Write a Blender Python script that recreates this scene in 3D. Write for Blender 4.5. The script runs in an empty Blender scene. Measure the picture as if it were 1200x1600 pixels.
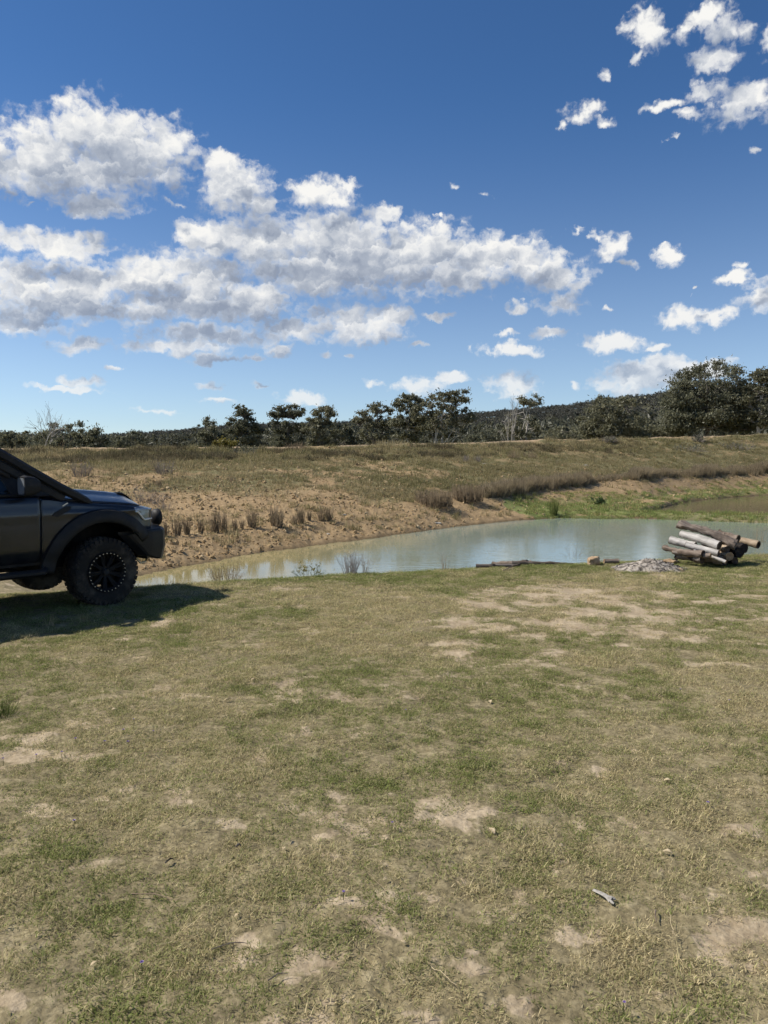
import bpy, bmesh, math, random
import numpy as np
from mathutils import Vector, Matrix

# ------------------------------------------------------------------ camera
scene = bpy.context.scene
COL = scene.collection
R = math.radians
CAM_H = 1.70                    # eye height in metres
FPX = 1202.0                    # focal length in pixels of the 1200 x 1600 photograph
PITCH = math.atan2(78.0, FPX)   # looking slightly down
cam_d = bpy.data.cameras.new("camera")
cam_d.sensor_fit = 'VERTICAL'
cam_d.sensor_height = 36.0
cam_d.lens = FPX / 1600.0 * 36.0
cam_d.clip_start = 0.05
cam_d.clip_end = 6000.0
cam = bpy.data.objects.new("camera", cam_d)
COL.objects.link(cam)
cam.location = (0, 0, CAM_H)
cam.rotation_euler = (math.pi / 2 - PITCH, 0, 0)
scene.camera = cam

# ------------------------------------------------------------------ light
SUN_EL = R(47.0)
SUN_AZ = R(-84.0)               # seen from above, measured from +Y towards +X: the sun stands ahead and to the left
sun_dir = Vector((math.sin(SUN_AZ) * math.cos(SUN_EL), math.cos(SUN_AZ) * math.cos(SUN_EL), math.sin(SUN_EL)))
sun_d = bpy.data.lights.new("sun", 'SUN')
sun_d.energy = 5.0
sun_d.angle = R(0.55)
sun_d.color = (1.0, 0.945, 0.86)
sun = bpy.data.objects.new("sun", sun_d)
COL.objects.link(sun)
sun.rotation_euler = sun_dir.to_track_quat('Z', 'Y').to_euler()

scene.view_settings.view_transform = 'Standard'
scene.view_settings.look = 'None'
scene.view_settings.gamma = 1.0
scene.view_settings.use_curve_mapping = False
scene.view_settings.exposure = 0.2
scene.cycles.max_bounces = 6
scene.cycles.diffuse_bounces = 2
scene.cycles.glossy_bounces = 3
scene.cycles.transmission_bounces = 6
scene.cycles.transparent_max_bounces = 8
scene.cycles.caustics_reflective = False
scene.cycles.caustics_refractive = False
scene.cycles.use_denoising = True
scene.cycles.use_adaptive_sampling = True
scene.cycles.adaptive_threshold = 0.02
scene.cycles.adaptive_min_samples = 12

# ------------------------------------------------------------------ sky with cumulus clouds
world = bpy.data.worlds.new("World")
scene.world = world
world.use_nodes = True


class NT:
    """small helper that writes arithmetic as shader nodes"""
    def __init__(self, tree):
        self.t = tree

    def new(self, typ, **kw):
        n = self.t.nodes.new(typ)
        for k, v in kw.items():
            setattr(n, k, v)
        return n

    def put(self, sock, v):
        if isinstance(v, bpy.types.NodeSocket):
            self.t.links.new(v, sock)
        elif v is not None:
            sock.default_value = v

    def m(self, op, a, b=None, c=None, clamp=False):
        n = self.new('ShaderNodeMath', operation=op)
        n.use_clamp = clamp
        for i, v in enumerate((a, b, c)):
            self.put(n.inputs[i], v)
        return n.outputs[0]

    def v(self, op, a, b=None, c=None, scale=None):
        n = self.new('ShaderNodeVectorMath', operation=op)
        for i, x in enumerate((a, b, c)):
            self.put(n.inputs[i], x)
        if scale is not None:
            self.put(n.inputs['Scale'], scale)
        return n.outputs['Value'] if op in ('LENGTH', 'DOT_PRODUCT', 'DISTANCE') else n.outputs['Vector']

    def comb(self, x, y, z):
        n = self.new('ShaderNodeCombineXYZ')
        for i, q in enumerate((x, y, z)):
            self.put(n.inputs[i], q)
        return n.outputs[0]

    def sep(self, v):
        n = self.new('ShaderNodeSeparateXYZ')
        self.put(n.inputs[0], v)
        return n.outputs

    def noise(self, vec, scale, detail=2.0, rough=0.5, dist=0.0, out='Fac', lac=2.0):
        n = self.new('ShaderNodeTexNoise')
        if vec is not None:
            self.put(n.inputs['Vector'], vec)
        self.put(n.inputs['Scale'], scale)
        self.put(n.inputs['Detail'], detail)
        self.put(n.inputs['Roughness'], rough)
        self.put(n.inputs['Lacunarity'], lac)
        self.put(n.inputs['Distortion'], dist)
        return n.outputs[out]

    def noise2(self, vec, scale, detail=2.0, rough=0.5, out='Fac'):
        n = self.new('ShaderNodeTexNoise', noise_dimensions='2D')
        for k, q in (('Vector', vec), ('Scale', scale), ('Detail', detail), ('Roughness', rough)):
            self.put(n.inputs[k], q)
        return n.outputs[out]

    def vor(self, vec, scale, feature='F1', out='Distance', rand=1.0, smooth=None):
        n = self.new('ShaderNodeTexVoronoi', feature=feature)
        if vec is not None:
            self.put(n.inputs['Vector'], vec)
        self.put(n.inputs['Scale'], scale)
        self.put(n.inputs['Randomness'], rand)
        if smooth is not None:
            self.put(n.inputs['Smoothness'], smooth)
        return n.outputs[out]

    def remap(self, x, a, b, c=0.0, d=1.0, kind='SMOOTHSTEP'):
        n = self.new('ShaderNodeMapRange', interpolation_type=kind)
        n.clamp = True
        for i, q in enumerate((x, a, b, c, d)):
            self.put(n.inputs[i], q)
        return n.outputs[0]

    def mix(self, f, a, b, blend='MIX'):
        n = self.new('ShaderNodeMix', data_type='RGBA', blend_type=blend)
        n.clamp_factor = True
        self.put(n.inputs[0], f)
        for s, q in ((n.inputs[6], a), (n.inputs[7], b)):
            if isinstance(q, (tuple, list)) and len(q) == 3:
                q = (*q, 1.0)
            self.put(s, q)
        return n.outputs[2]

    def ramp(self, f, stops, interp='LINEAR'):
        n = self.new('ShaderNodeValToRGB')
        cr = n.color_ramp
        cr.interpolation = interp
        while len(cr.elements) < len(stops):
            cr.elements.new(0.5)
        for e, (p, c) in zip(cr.elements, stops):
            e.position = p
            e.color = (*c, 1.0)
        self.put(n.inputs[0], f)
        return n.outputs[0]


def ray(px, py):
    """azimuth and elevation in degrees of a pixel of the photograph"""
    d = Vector(((px - 600) / FPX, 1.0, (800 - py) / FPX))
    c, s = math.cos(PITCH), math.sin(PITCH)
    d = Vector((d.x, d.y * c + d.z * s, d.z * c - d.y * s))
    return math.degrees(math.atan2(d.x, d.y)), math.degrees(math.atan2(d.z, math.hypot(d.x, d.y)))


# cumulus heaps: centre x, centre y, half width, half height, solidity
CLOUDS = [
    # large heap on the left
    (62, 245, 92, 72, 1.0), (140, 205, 78, 58, 1.0), (205, 240, 105, 66, 1.05), (255, 215, 52, 32, .95), (20, 262, 70, 48, .9),
    (120, 265, 130, 50, 1.0), (150, 322, 90, 27, .85), (-30, 250, 60, 60, 1.0), (275, 316, 24, 9, .55),
    # heap joined on its right
    (368, 290, 66, 52, .95), (352, 258, 34, 24, .9), (400, 318, 60, 24, .85), (500, 302, 66, 29, .9), (540, 290, 34, 18, .8), (595, 336, 42, 20, .85),
    # wide central bank
    (330, 372, 62, 40, 1.0), (420, 378, 95, 52, 1.0), (530, 375, 85, 55, 1.05), (560, 410, 130, 55, 1.05), (655, 395, 100, 52, 1.05), (690, 430, 120, 36, 1.0),
    (750, 405, 90, 42, 1.0), (815, 405, 60, 38, .95), (870, 430, 62, 38, .9), (880, 470, 52, 24, .8), (810, 478, 28, 14, .7), (480, 430, 120, 44, 1.0),
    # lower left bank
    (40, 445, 82, 42, 1.0), (140, 440, 90, 42, 1.0), (235, 432, 80, 46, 1.0), (320, 440, 82, 50, 1.0), (400, 462, 80, 42, 1.0), (110, 478, 170, 30, .95), (300, 480, 190, 28, .95),
    (40, 505, 80, 26, .85), (85, 385, 84, 26, .85), (20, 375, 50, 24, .85), (150, 384, 28, 24, .8),
    (330, 522, 140, 24, .85), (270, 540, 100, 16, .75), (450, 515, 70, 24, .85), (560, 505, 92, 34, .95), (610, 495, 45, 26, .85), (600, 524, 50, 16, .75),
    (330, 560, 46, 10, .7), (440, 549, 30, 11, .75), (395, 560, 30, 8, .5), (510, 552, 18, 8, .5), (655, 540, 20, 9, .5), (680, 498, 32, 8, .75),
    # small puffs
    (118, 540, 42, 15, .85), (175, 576, 20, 7, .7), (105, 606, 80, 7, .6), (124, 595, 34, 9, .7), (330, 601, 28, 9, .65), (415, 602, 24, 6, .5), (236, 640, 60, 10, .35),
    (470, 622, 52, 13, .55), (340, 628, 60, 9, .45), (590, 596, 22, 8, .6), (555, 562, 14, 6, .45), (650, 604, 40, 18, .8), (702, 592, 34, 11, .75), (800, 603, 46, 20, .8), (906, 598, 16, 11, .5),
    (803, 546, 50, 12, .85), (860, 521, 36, 10, .8), (800, 522, 20, 9, .7), (738, 545, 12, 9, .5), (958, 538, 54, 18, .8), (1015, 545, 28, 10, .5),
    (1075, 498, 50, 22, .85), (1125, 492, 24, 24, .75), (1052, 400, 34, 16, .85), (955, 386, 36, 26, .75), (985, 414, 24, 13, .6), (935, 372, 12, 30, .45),
    (1148, 432, 46, 14, .8), (1186, 462, 42, 30, .9), (1080, 456, 9, 6, .6), (1165, 412, 26, 14, .45), (945, 478, 16, 10, .4),
    (985, 590, 46, 26, .95), (1030, 585, 44, 26, .95), (1075, 580, 36, 18, .9), (1110, 575, 40, 14, .8),
    # broken heap, upper right
    (1008, 48, 36, 46, .75), (1000, 88, 16, 14, .6), (1105, 22, 50, 34, .8), (1140, 50, 42, 34, .8), (1112, 92, 44, 30, .8), (1060, 45, 40, 40, .45),
    (1150, 165, 64, 40, .85), (1105, 142, 46, 24, .8), (1185, 150, 34, 36, .85), (1030, 168, 50, 14, .7), (1070, 185, 30, 14, .55), (1195, 65, 22, 40, .45),
    (920, 176, 50, 22, .62), (890, 195, 24, 14, .5), (950, 190, 22, 16, .55), (948, 118, 18, 26, .38), (1175, 240, 20, 12, .42),
    (706, 288, 15, 10, .42), (758, 304, 22, 9, .42), (682, 337, 12, 8, .55), (905, 360, 30, 12, .38), (45, 318, 26, 8, .4), (1050, 220, 14, 9, .35),
]


def build_sky():
    STR = 0.088
    t = world.node_tree
    t.nodes.clear()
    g = NT(t)
    out = g.new('ShaderNodeOutputWorld')
    sky = g.new('ShaderNodeTexSky', sky_type='NISHITA')
    sky.sun_disc = False
    sky.sun_elevation = SUN_EL
    sky.sun_rotation = SUN_AZ
    sky.altitude = 900.0
    sky.air_density = 1.0
    sky.dust_density = 0.05
    sky.ozone_density = 3.0
    tc = g.new('ShaderNodeTexCoord')
    d = tc.outputs['Generated']
    x, y, z = g.sep(d)
    deg = 180 / math.pi
    az = g.m('MULTIPLY', g.m('ARCTAN2', x, y), deg)
    el = g.m('MULTIPLY', g.m('ARCSINE', z), deg)
    p0 = g.comb(az, el, 0.0)
    hs = g.new('ShaderNodeHueSaturation')
    g.put(hs.inputs['Saturation'], g.remap(el, 1.0, 26.0, .78, 1.16))
    g.put(hs.inputs['Value'], g.remap(el, 0.0, 30.0, 1.10, .92))
    g.put(hs.inputs['Color'], sky.outputs[0])
    air = g.mix(1.0, hs.outputs[0], (.86, .97, 1.10), 'MULTIPLY')

    def warps(g, p0):
        w1 = g.v('SUBTRACT', g.noise2(g.v('MULTIPLY', p0, (0.8, 1.1, 1)), .42, 2.0, .5, out='Color'), (.5, .5, .5))
        w2 = g.v('SUBTRACT', g.noise2(g.v('ADD', p0, (31, 7, 3)), 1.3, 3.0, .55, out='Color'), (.5, .5, .5))
        p = g.v('ADD', p0, g.v('MULTIPLY', w1, (2.4, 1.4, 0)))
        p = g.v('ADD', p, g.v('MULTIPLY', w2, (1.0, .8, 0)))
        return p, w2

    def finish(g, p0, p, w2, el, air, F, F2):
        """from a heap's density to the colour of the sky there"""
        pb = g.v('MULTIPLY', p0, (1.0, 1.35, 1.0))
        pb = g.v('ADD', pb, g.v('MULTIPLY', w2, (.7, .7, 0)))
        s0 = g.noise2(pb, .50, 2.0, .5)
        s1 = g.noise2(g.v('ADD', pb, (-.5, .8, 0)), .50, 2.0, .5)
        b0 = g.noise2(pb, 1.05, 5.0, .56)
        bs = g.noise2(pb, 1.05, 1.5, .5)
        fine = g.noise2(g.v('ADD', p0, (5, 9, 0)), 4.2, 4.0, .58)
        pw = g.v('ADD', pb, g.v('MULTIPLY', w2, (.9, .9, 0)))

        def billow(scale):
            n = g.new('ShaderNodeTexVoronoi', feature='SMOOTH_F1', voronoi_dimensions='2D')
            n.inputs['Smoothness'].default_value = .28
            g.put(n.inputs['Vector'], pw)
            g.put(n.inputs['Scale'], scale)
            off = g.v('SCALE', g.v('SUBTRACT', pw, n.outputs['Position']), scale=scale)
            return n.outputs['Distance'], g.v('DOT_PRODUCT', off, (-.5, .86, 0))
        d1, l1 = billow(.52)
        d2, l2 = billow(1.35)
        edge = g.m('ADD', g.m('MULTIPLY', g.m('SUBTRACT', b0, .5), .9), g.m('MULTIPLY', g.m('SUBTRACT', fine, .5), .26))
        edge = g.m('ADD', edge, g.m('MULTIPLY', g.m('SUBTRACT', s0, .5), .7))
        edge = g.m('ADD', edge, g.m('ADD', g.m('MULTIPLY', g.m('SUBTRACT', .45, d1), .34), g.m('MULTIPLY', g.m('SUBTRACT', .45, d2), .30)))
        edge = g.m('MULTIPLY', edge, g.remap(F, -.45, .1, .35, 1.0))
        D = g.m('ADD', F, edge)
        alpha = g.remap(D, -.14, .60)
        alpha = g.m('MULTIPLY', alpha, g.m('MULTIPLY', g.remap(g.m('ABSOLUTE', g.sep(p0)[0]), 28.5, 33.0, 1.0, 0.0), g.remap(el, 33.5, 38.0, 1.0, 0.0)))
        slope = g.m('SUBTRACT', F, F2)
        lit = g.m('MULTIPLY', slope, 1.05)
        lit = g.m('ADD', lit, g.m('MULTIPLY', g.m('SUBTRACT', s0, s1), 1.5))
        lit = g.m('ADD', lit, g.m('ADD', g.m('MULTIPLY', l1, .46), g.m('MULTIPLY', l2, .15)))
        lit = g.m('ADD', lit, g.m('MULTIPLY', g.m('SUBTRACT', bs, .5), .6))
        lit = g.m('ADD', lit, g.m('MULTIPLY', g.m('SUBTRACT', .40, g.remap(D, .05, .85, 0.0, 1.0, 'LINEAR')), .95))
        shade = g.remap(lit, -.85, .85, kind='LINEAR')
        cloud = g.ramp(shade, [(0.0, (.30, .35, .45)), (.30, (.43, .48, .57)), (.58, (.66, .69, .74)), (.8, (.85, .86, .87)), (1.0, (.98, .97, .94))])
        cloud = g.v('SCALE', cloud, scale=.84 / STR)
        cloud = g.mix(g.remap(el, 0.0, 13.0, .42, 0.0), cloud, air)
        return g.mix(alpha, air, cloud)

    def background(g, col):
        bg = g.new('ShaderNodeBackground')
        bg.inputs['Strength'].default_value = STR
        g.put(bg.inputs['Color'], col)
        return bg.outputs[0]

    def mixsh(g, f, a, b):
        n = g.new('ShaderNodeMixShader')
        g.put(n.inputs[0], f)
        g.put(n.inputs[1], a)
        g.put(n.inputs[2], b)
        return n.outputs[0]

    heap = []
    for (cx, cy, rx, ry, w) in CLOUDS:
        a, e = ray(cx, cy)
        a1, _ = ray(cx + rx, cy)
        _, e1 = ray(cx, cy - ry)
        heap.append((a, e, max(abs(a1 - a), .05), max(abs(e1 - e), .05), w + (.22 if cy > 530 else .08 if rx < 40 else 0)))

    def smax(g, L):
        acc = None
        for f in L:
            if acc is None:
                acc = f
            else:
                n = g.new('ShaderNodeMath', operation='SMOOTH_MAX')
                g.put(n.inputs[0], acc)
                g.put(n.inputs[1], f)
                n.inputs[2].default_value = .22
                acc = n.outputs[0]
        return acc

    def cell(a0, a1, e0, e1):
        """one window of sky as a node group: only the heaps that reach into it are looked up"""
        tr = bpy.data.node_groups.new("sky_window", 'ShaderNodeTree')
        for nm, ty in (('p0', 'NodeSocketVector'), ('p', 'NodeSocketVector'), ('w2', 'NodeSocketVector'), ('el', 'NodeSocketFloat'), ('air', 'NodeSocketColor')):
            tr.interface.new_socket(nm, in_out='INPUT', socket_type=ty)
        tr.interface.new_socket('sky', in_out='OUTPUT', socket_type='NodeSocketShader')
        gg = NT(tr)
        gi, go = gg.new('NodeGroupInput'), gg.new('NodeGroupOutput')
        P0, P, W2, EL, AIR = (gi.outputs[k] for k in range(5))
        fa, fb = [], []
        P2 = gg.v('ADD', P, (-1.1, 1.8, 0))
        for (a, e, ra, re, w) in heap:
            ka, ke = (w + .75) * ra + 2.0, (w + .75) * re + 1.4
            q = None
            if a + ka > a0 and a - ka < a1 and e + ke > e0 and e - ke < e1:
                q = gg.v('MULTIPLY_ADD', P, (1 / ra, 1 / re, 0), (-a / ra, -e / re, 0))
                fa.append(gg.m('SUBTRACT', w, gg.v('LENGTH', q)))
                q = gg.v('MULTIPLY_ADD', P2, (1 / ra, 1 / re, 0), (-a / ra, -e / re, 0))
                fb.append(gg.m('SUBTRACT', w, gg.v('LENGTH', q)))
        if fa:
            F, F2 = smax(gg, fa), smax(gg, fb)
            F2 = gg.m('MAXIMUM', F2, -1.2)
            col = finish(gg, P0, P, W2, EL, AIR, F, F2)
        else:
            col = AIR
        gg.put(go.inputs[0], background(gg, col))
        n = g.new('ShaderNodeGroup')
        n.node_tree = tr
        for k, q in enumerate((p0, p, w2, el, air)):
            g.put(n.inputs[k], q)
        return n.outputs[0]

    p, w2 = warps(g, p0)

    def tree(aa, ee):
        if len(aa) == 2 and len(ee) == 2:
            return cell(aa[0], aa[1], ee[0], ee[1])
        if len(aa) >= len(ee):
            k = len(aa) // 2
            return mixsh(g, g.m('GREATER_THAN', az, aa[k]), tree(aa[:k + 1], ee), tree(aa[k:], ee))
        k = len(ee) // 2
        return mixsh(g, g.m('GREATER_THAN', el, ee[k]), tree(aa, ee[:k + 1]), tree(aa, ee[k:]))

    framed = tree([-33, -20, -13.5, -6.5, 0, 6.5, 13.5, 20, 33], [-1, 6.5, 9.5, 13, 17, 21.5, 26, 38])
    # the same kind of fair weather cloud goes on all round
    inv = g.m('DIVIDE', 1.0, g.m('MAXIMUM', g.m('ADD', z, .12), .05))
    plane = g.comb(g.m('MULTIPLY', x, inv), g.m('MULTIPLY', y, inv), 0.0)
    gen = g.m('MULTIPLY', g.m('SUBTRACT', g.noise2(plane, 1.3, 4.0, .55), .57), 6.0)
    gl = g.m('MULTIPLY', g.remap(gen, 0, .8), g.remap(el, 0, 3, 0, 1))
    gl = g.m('MULTIPLY', gl, g.m('MAXIMUM', g.remap(g.m('ABSOLUTE', az), 33.0, 40.0), g.remap(el, 38.0, 44.0)))
    gcol = g.mix(gl, air, g.v('SCALE', g.ramp(gen, [(0, (.9, .9, .88)), (1, (.6, .64, .7))]), scale=.84 / STR))
    around = background(g, gcol)
    inside = g.m('MULTIPLY', g.m('LESS_THAN', g.m('ABSOLUTE', az), 33.0), g.m('MULTIPLY', g.m('LESS_THAN', el, 38.0), g.m('GREATER_THAN', el, -1.0)))
    g.put(out.inputs[0], mixsh(g, inside, around, framed))
    world.cycles.sampling_method = 'MANUAL'
    world.cycles.sample_map_resolution = 512


build_sky()
# ------------------------------------------------------------------ helpers
rng = np.random.default_rng(7)
random.seed(7)


def hash2(ix, iy, seed):
    h = (ix.astype(np.int64) * 374761393 + iy.astype(np.int64) * 668265263 + seed * 1442695041) & 0xFFFFFFFF
    h = ((h ^ (h >> 13)) * 1274126177) & 0xFFFFFFFF
    h = (h ^ (h >> 16)) & 0xFFFFFFFF
    return h.astype(np.float64) / 4294967295.0


def vnoise(x, y, seed=0):
    x, y = np.asarray(x, float), np.asarray(y, float)
    ix, iy = np.floor(x), np.floor(y)
    fx, fy = x - ix, y - iy
    fx, fy = fx * fx * fx * (fx * (fx * 6 - 15) + 10), fy * fy * fy * (fy * (fy * 6 - 15) + 10)
    ix, iy = ix.astype(np.int64), iy.astype(np.int64)
    a, b = hash2(ix, iy, seed), hash2(ix + 1, iy, seed)
    c, d = hash2(ix, iy + 1, seed), hash2(ix + 1, iy + 1, seed)
    return (a * (1 - fx) + b * fx) * (1 - fy) + (c * (1 - fx) + d * fx) * fy


def fbm(x, y, seed=0, octs=4, gain=.5):
    s, a, n, f = 0.0, 1.0, 0.0, 1.0
    for k in range(octs):
        s = s + a * vnoise(np.asarray(x) * f + 17.3 * k, np.asarray(y) * f - 9.1 * k, seed + k)
        n += a
        a *= gain
        f *= 2.03
    return s / n


def sstep(x, a, b):
    t = np.clip((np.asarray(x, float) - a) / (b - a), 0, 1)
    return t * t * (3 - 2 * t)


_c, _s = math.cos(PITCH), math.sin(PITCH)


def at(px, row, z=0.0):
    """the point at height z that the photograph shows at a pixel"""
    vv, uu = (800 - row) / FPX, (px - 600) / FPX
    dy, dz = _c + _s * vv, vv * _c - _s
    k = (z - CAM_H) / dz
    return Vector((uu * k, dy * k, z))


def far_at(px, row, Y):
    """the point at distance Y that the photograph shows at a pixel"""
    vv, uu = (800 - row) / FPX, (px - 600) / FPX
    dy, dz = _c + _s * vv, vv * _c - _s
    k = Y / dy
    return Vector((uu * k, Y, CAM_H + dz * k))


def mesh_np(name, verts, faces, uniform=None, smooth=False):
    """mesh from numpy arrays; faces is (n, k) with one k"""
    me = bpy.data.meshes.new(name)
    verts = np.asarray(verts, np.float32)
    faces = np.asarray(faces, np.int32)
    n, k = faces.shape
    me.vertices.add(len(verts))
    me.vertices.foreach_set('co', verts.ravel())
    me.loops.add(n * k)
    me.loops.foreach_set('vertex_index', faces.ravel())
    me.polygons.add(n)
    me.polygons.foreach_set('loop_start', np.arange(0, n * k, k, dtype=np.int32))
    me.polygons.foreach_set('loop_total', np.full(n, k, np.int32))
    if smooth:
        me.polygons.foreach_set('use_smooth', np.ones(n, bool))
    me.update(calc_edges=True)
    me.validate()
    return me


def attr(me, name, vals, typ='FLOAT'):
    a = me.attributes.new(name, typ, 'POINT')
    a.data.foreach_set('vector' if typ == 'FLOAT_VECTOR' else 'value', np.asarray(vals, np.float32 if typ != 'INT' else np.int32).ravel())


def link(name, data, mat=None, parent=None, label=None, cat=None, group=None, kind=None):
    o = bpy.data.objects.new(name, data)
    COL.objects.link(o)
    if mat is not None and data is not None:
        data.materials.clear()
        data.materials.append(mat)
    if parent is not None:
        o.parent = parent
    for k, v in (('label', label), ('category', cat), ('group', group), ('kind', kind)):
        if v:
            o[k] = v
    return o


def material(name):
    m = bpy.data.materials.new(name)
    m.use_nodes = True
    t = m.node_tree
    t.nodes.clear()
    g = NT(t)
    out = g.new('ShaderNodeOutputMaterial')
    return m, g, out


def principled(g, out, col, rough=.8, spec=.3, metal=0.0, normal=None, **kw):
    b = g.new('ShaderNodeBsdfPrincipled')
    if isinstance(col, tuple) and len(col) == 3:
        col = (*col, 1.0)
    g.put(b.inputs['Base Color'], col)
    g.put(b.inputs['Roughness'], rough)
    g.put(b.inputs['Specular IOR Level'], spec)
    g.put(b.inputs['Metallic'], metal)
    if normal is not None:
        g.put(b.inputs['Normal'], normal)
    for k, v in kw.items():
        g.put(b.inputs[k.replace('_', ' ')], v)
    g.put(out.inputs[0], b.outputs[0])
    return b


def bump(g, h, strength=.5, dist=.02, normal=None):
    n = g.new('ShaderNodeBump')
    g.put(n.inputs['Height'], h)
    n.inputs['Strength'].default_value = strength
    n.inputs['Distance'].default_value = dist
    if normal is not None:
        g.put(n.inputs['Normal'], normal)
    return n.outputs[0]


def pos(g):
    return g.new('ShaderNodeNewGeometry').outputs['Position']


def fattr(g, name, typ='GEOMETRY'):
    n = g.new('ShaderNodeAttribute')
    n.attribute_type = typ
    n.attribute_name = name
    return n.outputs['Fac']


# ------------------------------------------------------------------ the lie of the land
WATER_Z = -0.5


def dep(row, z):
    return at(600, row, z).y


def crest(row, d):
    return (d, CAM_H + (722 - row) / FPX * d)


# each column of the view: photograph x, then (distance ahead, height) from the camera to the plain beyond the dam wall
def column(L, bed, shore, b1, b2, b3, cr, back):
    cd, cz = cr
    return [(0, 0), (L - 2.5, 0), (L - .3, -.02), (L + .5, -.16), (bed[0], bed[1]), (shore - 1.0, max(bed[1], -.68) if bed[1] < -.5 else bed[1]), (shore + .9, WATER_Z + .22 if bed[1] < -.5 else bed[1] + .1),
            b1, b2, b3, (cd - 1.2, cz - .22), (cd, cz), (cd + 4.5, cz + .02), (cd + 16, back), (420, 4.0)]


COLS = [
    (-600, column(9.5, (12, -.15), 13.5, (15.5, .1), (20, .45), (30, 1.35), (40, 2.35), .9)),
    (0, column(10.0, (12, -.22), 13.5, (15.5, .02), (19.5, .28), (30, 1.35), crest(702, 42), 1.0)),
    (140, column(10.4, (12.2, -.60), dep(912, -.5), (15.8, -.1), (19, .1), (30, 1.35), crest(701, 43), 1.0)),
    (222, column(10.7, (12.4, -.80), dep(897, -.5), (17.0, -.12), (19.6, .09), (31, 1.35), crest(700, 44), 1.0)),
    (300, column(11.0, (12.9, -.9), dep(882, -.5), (18.4, -.1), (20.8, .14), (32, 1.38), crest(700, 45), 1.0)),
    (450, column(11.6, (13.8, -.9), dep(857, -.5), (21.2, -.05), (23.5, .28), (34, 1.4), crest(699, 47), 1.1)),
    (640, column(12.2, (14.8, -.9), dep(834, -.5), (25.2, -.1), (27.5, .24), (39, 1.5), crest(694, 52), 1.3)),
    (780, column(12.8, (15.4, -.9), dep(815, -.5), (30.7, -.14), (33.5, .36), (44, 1.55), crest(690, 58), 1.5)),
    (900, column(13.1, (15.6, -.9), dep(809, -.5), (35, -.18), (40, .57), (50, 1.75), crest(687, 62), 1.6)),
    (1000, column(13.4, (15.8, -.9), dep(806, -.5), (39, -.2), (46, .70), (55, 1.9), crest(685, 66), 1.8)),
    (1080, column(13.7, (16, -.9), dep(783, -.5), (48, -.2), (53, .77), (61, 2.2), crest(683, 70), 2.0)),
    (1200, column(14.3, (16.6, -.9), dep(773, -.5), (56, -.15), (60, .85), (66, 2.4), crest(679, 74), 2.2)),
    (1700, column(14.6, (17, -.9), 56, (60, .2), (64, 1.0), (70, 2.4), (80, 4.6), 2.4)),
]
_az = np.array([math.atan((c[0] - 600) / FPX) for c in COLS])
_kr = np.array([[p[0] for p in c[1]] for c in COLS]) / np.cos(_az)[:, None]
_kz = np.array([[p[1] for p in c[1]] for c in COLS])
# behind the camera the paddock is flat
_AZ = np.concatenate([[-math.pi, -2.2], _az, [1.9, math.pi]])
_flat = np.zeros((1, _kz.shape[1]))
_KR = np.vstack([_kr[:1], _kr[:1], _kr, _kr[-1:], _kr[-1:]])
_KZ = np.vstack([_flat, _flat, _kz, _flat, _flat])
_fa = np.linspace(-math.pi, math.pi, 2881)
_w = np.exp(-np.linspace(-2, 2, 17) ** 2)
_w /= _w.sum()


def _sm(tab):
    f = np.array([np.interp(_fa, _AZ, tab[:, k]) for k in range(tab.shape[1])])
    return np.array([np.convolve(np.pad(r, 8, mode='edge'), _w, mode='valid') for r in f])


_TR, _TZ = _sm(_KR), _sm(_KZ)


def seg_dist(x, y, pts):
    best = np.full(np.shape(x), 1e9)
    for (ax, ay), (bx, by) in zip(pts[:-1], pts[1:]):
        ux, uy = bx - ax, by - ay
        t = np.clip(((x - ax) * ux + (y - ay) * uy) / (ux * ux + uy * uy), 0, 1)
        best = np.minimum(best, np.hypot(x - ax - t * ux, y - ay - t * uy))
    return best


SPIT = [(7.5, 31.6), (10.5, 31.2), (14.0, 29.6), (19.0, 28.6), (27.0, 29.0)]


def base_height(x, y):
    x, y = np.asarray(x, float), np.asarray(y, float)
    az, r = np.arctan2(x, y), np.hypot(x, y)
    z = np.zeros_like(r)
    KR = [np.interp(az, _fa, row) for row in _TR]
    KZ = [np.interp(az, _fa, row) for row in _TZ]
    for k in range(len(KR) - 1):
        f = (r - KR[k]) / np.maximum(KR[k + 1] - KR[k], 1e-4)
        z = np.where((f >= 0) & (f < 1), KZ[k] + (KZ[k + 1] - KZ[k]) * f, z)
    z = np.where(r >= KR[-1], KZ[-1], z)
    ds = seg_dist(x, y, SPIT)
    spit = WATER_Z + .15 - .16 * (ds / 1.75) ** 2 + .08 * (fbm(x * .9, y * .9, 71, 3) - .5)
    z = np.where(ds < 3.6, np.maximum(z, np.minimum(spit, -.35)), z)
    bankness = sstep(r, KR[4], KR[6])
    beyond = sstep(r, KR[12], KR[13])
    return z, r, KR, bankness, beyond


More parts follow.
